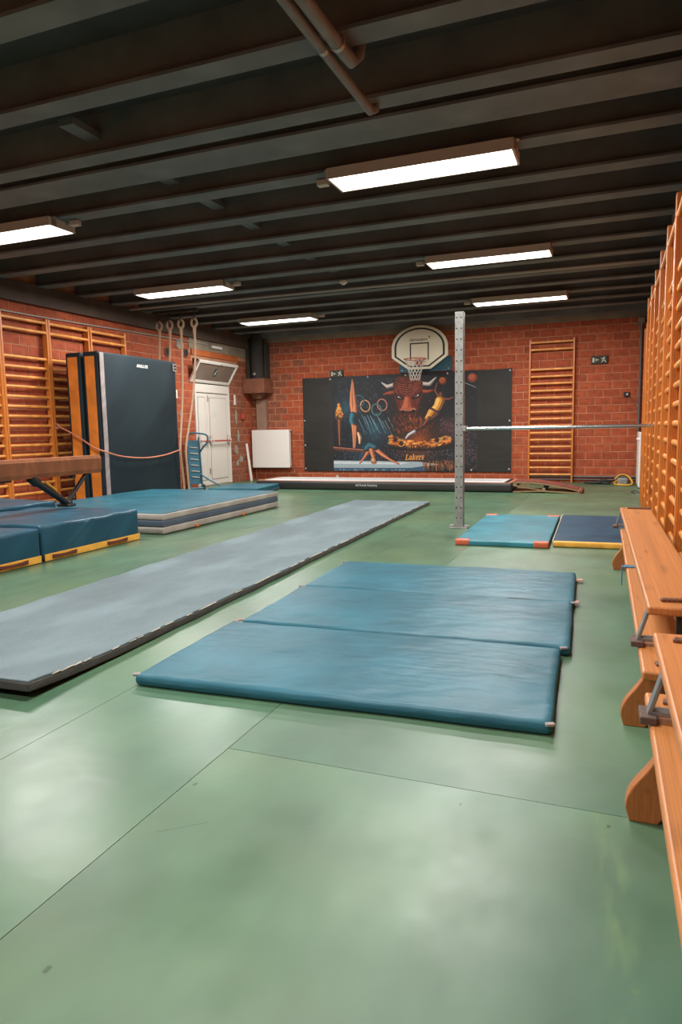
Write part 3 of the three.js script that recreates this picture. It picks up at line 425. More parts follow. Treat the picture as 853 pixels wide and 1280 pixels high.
  // player stretching for the ball
  taper([[640, 150, 16], [614, 108, 12], [626, 66, 9]], ['#2c150d', '#5a3020', '#8a5034']); ell('#6a2c14', 655, 55, 21, 21); ell('#b2602f', 652, 51, 16, 15); curve('#3a140a', [[638, 44], [660, 52], [664, 74]], 2); line('#3a140a', [[635, 60], [675, 50]], 2); ell('#3a2016', 646, 130, 13, 16); ell('#7a4a34', 642, 128, 7, 10); taper([[664, 156, 16], [692, 158, 11], [712, 146, 8]], ['#2c150d', '#5a3020', '#8a5034']);
  taper([[640, 164, 52], [628, 196, 46], [612, 214, 44]], ['#7a4618', '#cf8c34', '#efba62']); taper([[596, 226, 44], [574, 262, 34]], ['#7a4618', '#c47f2c', '#e2a850']); line('#2e2634', [[590, 208], [640, 232]], 8); taper([[630, 240, 26], [570, 286, 24], [535, 312, 17], [490, 332, 11]], ['#1a1014', '#3a2622', '#6a4232']); taper([[500, 334, 18], [468, 352, 16], [450, 374, 8]], ['#6e6a74', '#a9a5ae', '#d2d0d6']); taper([[580, 262, 24], [552, 300, 16]], ['#2c150d', '#5a3020', '#8a5034']);
  // court reflections and the lettering
  for (let i = 0; i < 150; i++) { c.fillStyle = ['rgba(220,120,60,0.4)', 'rgba(245,180,115,0.4)', 'rgba(120,60,45,0.5)', 'rgba(40,30,35,0.5)'][i % 4]; c.fillRect(rr(540, 745), rr(498, 530), rr(2, 6), rr(10, 50)); }
  for (let i = 0; i < 240; i++) { c.fillStyle = ['rgba(120,80,80,0.45)', 'rgba(60,70,90,0.5)', 'rgba(190,110,80,0.35)', 'rgba(20,22,28,0.6)'][i % 4]; c.fillRect(rr(765, 838), rr(330, 550), rr(6, 22), rr(1.5, 4)); }
  ell('#7a3420', 812, 45, 25, 25); ell('#a8553a', 808, 40, 17, 16); line('#7a7f83', [[770, 70], [830, 98]], 4); ell('rgba(200,210,215,0.7)', 770, 150, 4, 4);
  c.save(); c.translate(444, 498); c.rotate(-0.02); c.transform(1, 0, -0.25, 1, 0, 0); c.font = 'bold 44px serif'; c.fillStyle = '#5a2a0c'; c.fillText('Lakers', 3, 3, 106); c.fillStyle = '#e39a48'; c.fillText('Lakers', 0, 0, 106); c.restore();
  for (let i = 0; i < 2600; i++) { const x = rr(26, 838), y = rr(10, 562), d = rnd() < 0.6; c.fillStyle = d ? 'rgba(10,12,16,0.16)' : 'rgba(220,210,200,0.08)'; c.fillRect(x, y, rr(1, 7), rr(1, 5)); }
}
{
  // basketball backboard
  const b = thing('basketball_hoop', 'white fan-shaped backboard with orange rim and white net above the banner', 'basketball hoop', [-3.75, 2.33, -14.0]);
  const outline = (k, dy) => { const pts = []; const f = (x, y) => pts.push([x * k, dy + (y - 0.42) * k]); f(-0.235, 0); f(0.235, 0); f(0.59, 0.25); f(0.59, 0.44); for (let i = 1; i < 24; i++) { const a = i / 24 * Math.PI; f(0.59 * Math.cos(a), 0.44 + 0.435 * Math.sin(a)); } f(-0.59, 0.44); f(-0.59, 0.25); return pts; };
  mesh('backboard', ext(outline(1, 0.42), 0.03, 0.004).translate(0, 0, -0.035), M.board, b);
  const ring = new THREE.Shape(outline(0.90, 0.42).map((p) => new THREE.Vector2(...p))); ring.holes.push(new THREE.Path(outline(0.83, 0.42).map((p) => new THREE.Vector2(...p)).reverse()));
  const band = mesh('border_line', new THREE.ExtrudeGeometry(ring, { depth: 0.0015, bevelEnabled: false }).translate(0, 0, 0.0), M.black, b); band.userData.label = 'black painted border line';
  const sq = 0.025; mesh('target_square', [mm(-0.2, 0.2, 0.53 - sq, 0.53, 0, 0.0015), mm(-0.2, -0.2 + sq, 0.18, 0.53, 0, 0.0015), mm(0.2 - sq, 0.2, 0.18, 0.53, 0, 0.0015)], M.black, b).userData.label = 'black painted square';
  const txt = mesh('lettering', new THREE.PlaneGeometry(0.46, 0.13), new THREE.MeshStandardMaterial({ roughness: 0.5, map: canvasTex(512, 144, (c, w, h) => { c.fillStyle = '#dfd5ba'; c.fillRect(0, 0, w, h); c.fillStyle = '#2a2620'; c.font = 'bold 78px sans-serif'; c.fillText('idemasport', 8, 118, 420); c.lineWidth = 12; c.strokeStyle = '#2a2620'; c.beginPath(); c.moveTo(440, 18); c.lineTo(462, 46); c.lineTo(492, 30); c.moveTo(456, 58); c.lineTo(496, 74); c.stroke(); }) }), b, true); txt.position.set(0.02, 0.61, 0.0012);
  const rim = mesh('rim', [T(new THREE.TorusGeometry(0.225, 0.011, 10, 40), 0.0, 0.17, 0.34, Math.PI / 2), rb(0.16, 0.12, 0.02, 0.006, 0, 0.14, 0.012), rod([-0.06, 0.17, 0.01], [-0.09, 0.17, 0.14], 0.012, 8), rod([0.06, 0.17, 0.01], [0.09, 0.17, 0.14], 0.012, 8), rod([0, 0.07, 0.01], [0, 0.16, 0.13], 0.012, 8), rb(0.2, 0.02, 0.11, 0.005, 0, 0.17, 0.07)], M.rimOrange, b); rim.userData.label = 'orange rim';
  const net = []; const N = 12, R = (t) => 0.215 - 0.125 * Math.pow(t, 0.7), pt = (k, t) => { const a = k / N * Math.PI * 2; return [R(t) * Math.cos(a), 0.165 - 0.42 * t, 0.34 + R(t) * Math.sin(a)]; };
  for (let j = 0; j < 6; j++) for (let k = 0; k < N; k++) { const o = j % 2 ? 0.5 : 0; for (const s of [-0.5, 0.5]) net.push(rod(pt(k + o, j / 6), pt(k + o + s, (j + 1) / 6), 0.0045, 5)); }
  mesh('net', net, M.net, b).userData.label = 'white knotted net';
  mesh('wall_arm', [bx(0.06, 0.06, 0.24, -0.25, 0.35, -0.155), bx(0.06, 0.06, 0.24, 0.25, 0.35, -0.155), bx(0.06, 0.06, 0.24, -0.25, 0.6, -0.155), bx(0.06, 0.06, 0.24, 0.25, 0.6, -0.155)], M.blackSteel, b);
  const s = thing('backing_board', 'dark blue backing board behind the basketball backboard', 'board', [-3.70, 2.44, ZF + 0.045]); mesh('board_panel', rb(1.14, 0.30, 0.03, 0.006), M.blueBoard, s); mesh('bolt', [-0.5, 0.5].map((x) => T(new THREE.CylinderGeometry(0.012, 0.012, 0.01, 8), x, -0.1, 0.018, Math.PI / 2)), M.clampMetal, s);
  // exit signs
  const sign = (x, y, label) => { const t = thing('exit_sign', label, 'sign', [x, y, ZF + 0.03], 0, 'running figure exit signs'); mesh('sign_body', rb(0.30, 0.15, 0.03, 0.006), M.black, t); const f = mesh('sign_face', new THREE.PlaneGeometry(0.28, 0.13), new THREE.MeshStandardMaterial({ roughness: 0.6, map: signTex }), t, true); f.position.z = 0.0165; };
  const signTex = canvasTex(280, 130, (c) => { c.fillStyle = '#2c2f22'; c.fillRect(0, 0, 280, 130); c.fillStyle = '#c3c0ae'; c.fillRect(14, 22, 36, 88); c.strokeStyle = c.fillStyle; c.lineWidth = 13; c.beginPath(); c.moveTo(70, 66); c.lineTo(128, 66); c.moveTo(92, 44); c.lineTo(70, 66); c.lineTo(92, 88); c.stroke(); c.lineWidth = 15; c.lineCap = 'round'; c.beginPath(); c.moveTo(176, 44); c.lineTo(214, 40); c.lineTo(200, 78); c.lineTo(180, 112); c.moveTo(200, 78); c.lineTo(238, 84); c.lineTo(256, 112); c.moveTo(214, 40); c.lineTo(236, 58); c.stroke(); c.beginPath(); c.arc(226, 22, 11, 0, 7); c.fill(); });
  sign(-0.285, 2.355, 'dark exit sign with running figure on brick right of the climbing ladder'); sign(-5.70, 2.345, 'dark exit sign with running figure at the top corner of the banner');
  const k = thing('thermostat', 'small black thermostat box on the far brick wall', 'thermostat', [0.21, 1.685, ZF + 0.03]); mesh('case', rb(0.10, 0.09, 0.04, 0.008), M.black, k); mesh('dial', T(new THREE.CylinderGeometry(0.02, 0.02, 0.012, 14), 0.015, 0, 0.024, Math.PI / 2), M.lampBody, k); mesh('lead', tube([[0.05, -0.03, -0.01], [0.12, -0.14, -0.012], [0.2, -0.3, -0.012]], 0.004, 16, 5), M.brownBox, k);
  // white radiator on the right wall, seen end-on
  const r = thing('radiator', 'white radiator on the right wall seen end-on past the wall bars', 'radiator', [0.475, 0, -13.6]); mesh('front_panel', rb(0.05, 0.96, 1.2, 0.015, -0.03, 0.50, 0), M.white, r); mesh('rear_panel', rb(0.03, 0.92, 1.16, 0.01, 0.04, 0.50, 0), M.white, r); mesh('valve', [T(new THREE.CylinderGeometry(0.022, 0.022, 0.07, 10), -0.06, 0.86, 0.5, 0, 0, Math.PI / 2)], M.white, r);
}

// ---------------------------------------------------------------- wall bars
const RUNGS = [2.74, 2.60, 2.22]; for (let y = 2.083; y > 0.05; y -= 0.1375) RUNGS.push(y);
function wallBars(w, h, label, group, maxY = 9) {   // faces +z, back at z = 0
  const t = thing('wall_bars', label, 'wall bars', [0, 0, 0], 0, group), D = 0.115;
  for (const s of [-1, 1]) { const u = mesh('upright', rb(0.036, h, 0.085, 0.006, s * (w / 2 - 0.019), h / 2, D - 0.0425), M.pine, t); for (const y of [h - 0.25, 0.4]) mesh('wall_bracket', bx(0.03, 0.05, D - 0.08, s * (w / 2 - 0.019), y, (D - 0.08) / 2), M.benchDark, u); }
  const g = prep(T(new THREE.CylinderGeometry(0.0215, 0.0215, w - 0.05, 10), 0, 0, 0, 0, 0, Math.PI / 2).scale(1, 1, 0.8));
  for (const y of RUNGS) if (y < Math.min(maxY, h - 0.02)) { const r = mesh('rung', g, M.pineRung, t, true); r.position.set(0, y, D - (y > 2.5 ? 0.02 : 0.04)); }
  return t;
}
function cloneThing(o, label) { const c = o.clone(); c.name = numbered(o.name.replace(/_\d{3}$/, '')); c.userData = { ...o.userData, label }; scene.add(c); return c; }
{
  const far = wallBars(0.86, 2.80, 'single orange wooden wall bar ladder on the far brick wall right of the banner'); far.position.set(-1.155, 0, ZF + 0.012);
  const base = wallBars(0.86, 2.80, 'orange wooden wall bars on the left wall beside the standing blue mats', 'wall bars along the left wall');
  const ls = ['orange wooden wall bars on the left wall behind the standing blue mats', 'orange wooden wall bars on the left wall directly before the standing blue mats', 'orange wooden wall bars on the left wall behind the balance beam', 'orange wooden wall bars on the left wall, third unit out from the standing mats', 'orange wooden wall bars on the left wall, last unit behind the landing mats'];
  [-9.33, -8.455, -7.59, -6.725, -5.86].forEach((z, i) => { const o = i ? cloneThing(base, ls[i]) : base; o.userData.label = ls[i]; o.position.set(XL + 0.012, 0, z); o.rotation.y = Math.PI / 2; });
  const rbase = wallBars(0.875, 2.75, '', 'tall wall bars along the right wall');
  const rl = ['farthest along, next to the short unit', 'second along from the short unit', 'third along from the short unit', 'fourth along from the short unit', 'fifth along from the short unit', 'sixth along from the short unit', 'seventh along, beside the stacked benches', 'eighth along, beside the stacked benches', 'ninth along, beside the stacked benches'];
  rl.forEach((s, i) => { const o = i ? cloneThing(rbase, '') : rbase; o.userData.label = 'tall orange wooden wall bars on the right wall, ' + s; o.position.set(0.49, 0, -9.67 + i * 0.885); o.rotation.y = -Math.PI / 2; });
  const short = wallBars(0.62, 2.44, 'shorter orange wooden wall bars at the far end of the right wall row', null, 2.3); short.position.set(0.485, 0, -10.43); short.rotation.y = -Math.PI / 2;
}

// ---------------------------------------------------------------- high bar
{
  const t = thing('high_bar', 'grey perforated steel post with a horizontal bar reaching to the wall bars', 'high bar', [-1.585, 0, -7.62]);
  mesh('post', [rb(0.092, 2.36, 0.092, 0.006, 0, 1.185, 0)], M.galv, t);
  const holes = []; for (let i = 0; i < 20; i++) for (const x of [-0.024, 0.024]) holes.push(T(new THREE.CylinderGeometry(0.0085, 0.0085, 0.004, 10), x, 2.30 - i * 0.115, 0.0455, Math.PI / 2)); mesh('adjustment_holes', holes, M.hole, t);
  mesh('base_plate', [rb(0.2, 0.012, 0.16, 0.004, 0, 0.006, 0), rb(0.05, 0.03, 0.04, 0.006, -0.08, 0.02, 0.02), rb(0.05, 0.03, 0.04, 0.006, 0.08, 0.02, 0.02)], M.galv, t);
  mesh('crossbar', [rod([0.0, 1.105, 0.0], [1.95, 1.105, 0.0], 0.017, 14)], M.chrome, t).userData.label = 'shiny steel bar';
  mesh('bar_clamp', [rb(0.05, 0.06, 0.11, 0.008, 0.055, 1.105, 0)], M.galv, t);
}

// ---------------------------------------------------------------- mats
const wr = (x, z, s, a) => a * ((n3(x * 5 + 40, z * 14 + 40, s) - 0.5) + 0.5 * (n3(x * 11 + 40, z * 27 + 90, s + 1) - 0.5));
{
  const t = thing('folding_mat', 'large blue three panel folding mat spread on the green floor', 'mat', [-1.10, 0, -3.83], 0.038);
  const Wd = 1.79, Dp = 0.915;
  [[0.925, -0.025, 0], [-0.005, 0.02, 1], [-0.925, 0.03, 2]].forEach(([z, x, k]) => {
    const ph = k * 7.3;
    const pan = mesh('panel', soft(Wd, 0.052, Dp, 0.022, 110, 6, 70, (a, y, b) => { const ex = Math.min(1, (Wd / 2 - Math.abs(a)) / 0.25), ez = Math.min(1, (Dp / 2 - Math.abs(b)) / 0.2); const top = y > 0 ? 1 : 0.0; const side = a > 0.35 ? (a - 0.35) * 0.7 : 0.1; const wv = wr(a + ph, b * 0.8 + a * 0.35, 3 + k, 0.010 * (0.35 + side)); const dome = 0.008 * Math.max(0, ex) * Math.max(0, ez); const fold = -0.010 * Math.max(0, 1 - Math.abs(b * (k === 0 ? 1 : -1) + 0.0 + Dp / 2) / 0.05) * 0; return [0.012 * (n3(b * 3 + ph, 3, 9) - 0.5) * (Math.abs(a) > Wd / 2 - 0.05 ? 1 : 0), top * (wv + dome + fold), 0.010 * (n3(a * 3 + ph, 8, 9) - 0.5) * (Math.abs(b) > Dp / 2 - 0.05 ? 1 : 0)]; }), M.blueMat, t, true);
    pan.position.set(x, 0.0265, z);
  });
  for (const [z, L] of [[0.46, 0], [-0.465, 0]]) mesh('hinge_strip', rb(1.66, 0.006, 0.05, 0.002, -0.01, 0.036, z), M.blueMat, t);
  mesh('seam_slit', rb(0.14, 0.004, 0.012, 0.001, 0.6, 0.052, -0.462), M.black, t);
  for (const [x, z, q] of [[0.905, -0.58, 0], [0.925, -1.25, 0], [0.92, -0.46, 1], [0.885, 0.455, 1], [-0.9, 0.46, 1], [-0.885, 0.42, 1], [-0.88, -0.465, 1], [0.862, 1.375, 1], [-0.92, 1.36, 1], [-0.87, -1.375, 1]]) mesh(q ? 'corner_tab' : 'strap_loop', q ? rb(0.035, 0.012, 0.022, 0.004, x, 0.045, z, 0, 0.4, 0) : rb(0.05, 0.006, 0.06, 0.002, x + 0.022, 0.02, z, 0, 0.1, 0.25), q ? M.velcro : M.tagPink, t);
}
{
  const L = 7.72, W = 1.14, t = thing('runner_mat', 'long pale grey-blue runner mat with dark worn foam edges', 'mat', [-2.955, 0, -5.96], 0.027);
  const lift = (a, b) => { const e = L / 2 - b; return 0.034 * Math.exp(-e * 3.0) + 0.006 * (n3(b * 1.3 + 20, a * 1.5 + 20, 5) - 0.3) + 0.014 * Math.exp(-Math.max(0, a + W / 2) * 22) * (0.6 + 0.6 * n3(b * 2 + 9, 3, 8)); };
  const edge = (a, b) => 0.012 * (n3(b * 4 + 50, a > 0 ? 3 : 9, 12) - 0.5);
  mesh('foam_base', soft(W, 0.04, L, 0.008, 24, 6, 200, (a, y, b) => [Math.abs(a) > W / 2 - 0.02 ? edge(a, b) : 0, lift(a, b), 0]).translate(0, 0.0215, 0), M.foam, t, true);
  mesh('carpet_top', soft(W - 0.012, 0.010, L - 0.008, 0.004, 40, 6, 260, (a, y, b) => [Math.abs(a) > W / 2 - 0.03 ? edge(a, b) * 1.3 : 0, lift(a, b) + (y > 0 ? 0.0045 * Math.pow(Math.abs(Math.sin(b * 5.3 + 0.8 * n3(b, a * 2 + 9, 6) + a * 0.25)), 12) : 0), 0]).translate(0, 0.0445, 0), M.velour, t, true);
  const fr = []; for (let i = 0; i < 110; i++) { const b = -L / 2 + 0.1 + (L - 0.2) * i / 110; if (hash(i, 2, 2) < 0.35) continue; for (const s of [1]) { const a = s * (W / 2 - 0.006); fr.push(rb(0.012, 0.007, 0.05 + 0.05 * hash(i, s, 7), 0.003, a + edge(a, b), 0.0455 + lift(a, b), b)); } } mesh('frayed_edge', fr, M.fray, t);
}
{
  const mats = [['small_mat', 'small teal gym mat with orange corners beside the high bar post', -0.98, 0.86, M.teal, -6.47, 2.06], ['small_mat', 'small navy gym mat with a yellow front edge beside the benches', -0.105, 0.83, M.navy, -6.60, 2.05]];
  mats.forEach(([n, l, x, w, m, z0, len], i) => {
    const t = thing(n, l, 'mat', [x, 0, z0 - len / 2], 0.022); mesh('mat_body', soft(w, 0.05, len, 0.012, 30, 6, 60, (a, y, b) => [0, y > 0 ? wr(a, b * 0.5, 22 + i, 0.004) : 0, 0]).translate(0, 0.0255, 0), m, t, true);
    if (!i) for (const [sx, sz] of [[-1, 1], [1, 1], [-1, -1], [1, -1]]) mesh('corner_guard', soft(0.14, 0.056, 0.09, 0.014, 8, 6, 8).translate(sx * (w / 2 - 0.067), 0.029, sz * (len / 2 - 0.042)), M.coral, t, true).userData.label = 'orange corner guard';
    else { mesh('front_band', soft(w + 0.004, 0.054, 0.05, 0.014, 20, 6, 6).translate(0, 0.028, len / 2 - 0.022), M.yellow, t, true).userData.label = 'yellow edge band'; }
    if (i) mesh('side_welt', rb(0.012, 0.012, len - 0.05, 0.004, -w / 2 - 0.003, 0.05, 0), M.fray, t);
  });
}
function block(x0, x1, z0, z1, y1, label, sd, strip) {
  const w = x1 - x0, d = z1 - z0, t = thing('landing_mat', label, 'mat', [(x0 + x1) / 2, 0, (z0 + z1) / 2], 0, 'thick blue landing mats');
  mesh('mat_body', soft(w, y1 - 0.012, d, 0.03, 44, 20, 44, (a, y, b) => { const top = Math.max(0, y) / (y1 / 2); const q = 0.03 * (n3(a * 2.2 + sd, b * 2.2, sd) - 0.5) + 0.012 * (n3(a * 6 + sd, b * 6, sd + 1) - 0.5); const crease = 0.02 * Math.max(0, 1 - Math.abs((y - 0.02) * 1.6 + (b - d * 0.18)) / 0.05) ; return [a > w / 2 - 0.06 ? 0.025 * (n3(b * 3 + sd, y * 5 + 5, sd + 3) - 0.5) + 0.5 * crease : 0, q * top, 0]; }).translate(0, y1 / 2 + 0.004, 0), M.blueMatDeep, t, true);
  if (!strip) return t;
  const s = mesh('base_strip', rb(0.012, 0.062, d - 0.02, 0.004, w / 2 + 0.012, 0.036, 0), M.yellow, t); s.userData.label = 'yellow strip along the foot';
  for (const b of strip) { const h = mesh('carry_strap', soft(0.012, 0.036, 0.30, 0.004, 5, 6, 20, (a, y, q) => [0.012 * Math.cos(q / 0.15 * 1.4), y * (-0.45 * Math.cos(q / 0.15 * 1.5)) + 0.002, 0]).translate(w / 2 + 0.022, 0.037, b), M.strapRed, t, true); h.userData.label = 'dark red carry strap'; }
  return t;
}
block(-6.05, -4.69, -5.97, -4.625, 0.325, 'thick blue landing mat with yellow foot strip under the balance beam leg', 3, [0.43, -0.30]);
block(-6.05, -4.69, -4.605, -3.25, 0.31, 'thick blue landing mat with creased corner and yellow foot strip beside the runner', 11, [-0.36, 0.35]);
block(-7.45, -6.08, -6.26, -4.4, 0.36, 'thick blue landing mat behind the balance beam by the wall bars', 19, null);
{
  const x0 = -6.86, x1 = -4.60, z0 = -9.10, z1 = -6.28, t = thing('crash_mat', 'low blue crash mat with beige and navy striped sides', 'mat', [(x0 + x1) / 2, 0, (z0 + z1) / 2]), w = x1 - x0, d = z1 - z0;
  const lay = (y0, y1, m, o, r) => mesh(o, soft(w, y1 - y0, d, r, 24, 6, 30, (a, y, b) => [0.006 * (n3(b * 4, a * 4 + 20, 7) - 0.5), 0.010 * (n3(a * 1.5 + 9, b * 1.5 + 9, 4) - 0.5) * (o === 'top_sheet' ? 1 : 0.2), 0]).translate(0, (y0 + y1) / 2, 0), m, t, true);
  lay(0.005, 0.085, M.beige, 'lower_band', 0.02); lay(0.085, 0.158, M.crashBand, 'middle_band', 0.015); lay(0.158, 0.232, M.beige, 'upper_band', 0.02);
  mesh('top_sheet', soft(w - 0.03, 0.014, d - 0.03, 0.006, 30, 6, 36, (a, y, b) => [0, 0.010 * (n3(a * 1.5 + 9, b * 1.5 + 9, 4) - 0.5), 0]).translate(0, 0.233, 0), M.blueMat, t, true);
  for (const z of [-0.35, 0.75]) mesh('strap', rb(0.012, 0.03, 0.08, 0.004, w / 2 + 0.006, 0.022, z), M.matOrange, t);
  const f = thing('floor_mat', 'flat blue mat on the floor between crash mat and radiator', 'mat', [-6.35, 0, -11.2], 0.12); mesh('mat_body', soft(0.95, 0.12, 1.15, 0.02, 12, 6, 12).translate(0, 0.061, 0), M.blueMat, f, true); mesh('side_band', rb(0.97, 0.03, 1.17, 0.006, 0, 0.03, 0), M.crashBand, f);
}
{
  const st = (x0, x1, label, front) => {
    const z0 = -10.02, z1 = -8.10, t = thing('standing_mat', label, 'mat', [(x0 + x1) / 2, 0, (z0 + z1) / 2], 0, 'tall mats standing against the wall'), w = x1 - x0, d = z1 - z0, H = 2.31;
    mesh('mat_body', soft(w, H, d, 0.025, 8, 44, 40, (a, y, b) => [a > w / 2 - 0.03 ? 0.03 * (n3(b * 2 + 9, y * 1.4 + 20, front ? 5 : 6) - 0.5) + (front ? 0.012 * Math.sin(Math.max(0, -y) * 3 + b * 4) * Math.max(0, -y - 0.2) : 0) : 0, 0, 0]).translate(0, H / 2 + 0.002, 0), M.standFace, t, true);
    mesh('end_panel', soft(w * 0.62, H - 0.17, 0.02, 0.006, 6, 30, 5, (a, y, b) => [0, 0, b > 0 ? 0.010 * (n3(a * 6 + 9, y * 2 + 9, 5) - 0.5) : 0]).translate(-0.01, H / 2 + 0.02, d / 2 - 0.003), M.matOrange, t, true).userData.label = 'orange end panel';
    if (front) {
      mesh('grip_strip', soft(0.012, H - 0.03, 0.085, 0.004, 5, 40, 6, (a, y, b) => [0.008 * (n3(y * 2 + 8, 4, 4) - 0.3) + 0.006, 0, 0.012 * (n3(y * 1.6 + 6, 9, 2) - 0.5)]).translate(w / 2 + 0.008, H / 2, d / 2 - 0.055), M.velcro, t, true).userData.label = 'pale grey grip strip';
      const lg = mesh('lettering', new THREE.PlaneGeometry(0.32, 0.075), new THREE.MeshStandardMaterial({ roughness: 0.6, transparent: true, alphaMap: canvasTex(256, 64, (c) => { c.fillStyle = '#000'; c.fillRect(0, 0, 256, 64); c.transform(1, 0, -0.2, 1, 10, 0); c.fillStyle = '#fff'; c.font = 'bold 56px sans-serif'; c.fillText('ANGLOS', 8, 52, 236); }), color: lin(0.62, 0.62, 0.58) }), t, true); lg.rotation.y = Math.PI / 2; lg.position.set(w / 2 + 0.022, 2.165, -0.03);
      mesh('label_tag', rb(0.006, 0.12, 0.10, 0.002, w / 2 + 0.012, 2.21, -d / 2 + 0.055), M.beige, t); mesh('label_print', [rb(0.006, 0.035, 0.08, 0.001, w / 2 + 0.015, 2.235, -d / 2 + 0.055), rb(0.006, 0.03, 0.08, 0.001, w / 2 + 0.015, 2.185, -d / 2 + 0.055)], M.sooty, t);
    }
  };
  st(-7.20, -6.925, 'tall dark blue mat with white lettering and orange end standing on edge in front', true); st(-7.52, -7.235, 'tall dark blue mat with orange end standing behind the lettered mat', false);
}

// ---------------------------------------------------------------- balance beam
{
  const t = thing('balance_beam', 'brown suede balance beam on black V legs above the landing mats', 'balance beam', [-5.62, 0, -6.43]);
  const prof = []; const hw = 0.07, y0 = 0.685, y1 = 0.875; prof.push([-hw * 0.75, y0], [hw * 0.75, y0], [hw, y0 + 0.04], [hw, y1 - 0.03], [hw * 0.8, y1], [-hw * 0.8, y1], [-hw, y1 - 0.03], [-hw, y0 + 0.04]);
  mesh('beam_body', ext(prof, 4.98, 0.006).translate(0, 0, 0.006), M.suede, t); mesh('end_cap', ext(prof, 0.012, 0.004).translate(0, 0, -0.016), M.suede, t);
  for (const [z, q] of [[0.50, 0.332], [3.95, 0.316]]) {
    mesh('leg_strut', rod([0.0, q + 0.03, z], [0.0, y0 - 0.005, z - 0.34], 0.024, 10), M.blackSteel, t);
    mesh('telescopic_leg', [rod([0.02, q + 0.03, z - 0.01], [0.02, y0 - 0.03, z + 0.46], 0.036, 12), rod([0.02, y0 - 0.06, z + 0.42], [0.02, y0 + 0.005, z + 0.50], 0.05, 12)], M.blackSteel, t);
    const s = mesh('scale_label', rod([0.052, q + 0.20, z + 0.19], [0.052, q + 0.30, z + 0.335], 0.014, 8), M.yellow, t); s.userData.label = 'yellow height label';
    mesh('foot_bar', [rb(0.16, 0.03, 0.13, 0.01, 0, q + 0.018, z), rb(0.08, 0.06, 0.12, 0.012, 0.0, q + 0.045, z)], M.blackSteel, t);
    mesh('underside_bracket', [rb(0.05, 0.05, 0.06, 0.01, 0, y0 - 0.02, z - 0.12), rb(0.05, 0.03, 0.16, 0.008, 0, y0 - 0.012, z + 0.82)], M.blackSteel, t);
  }
}

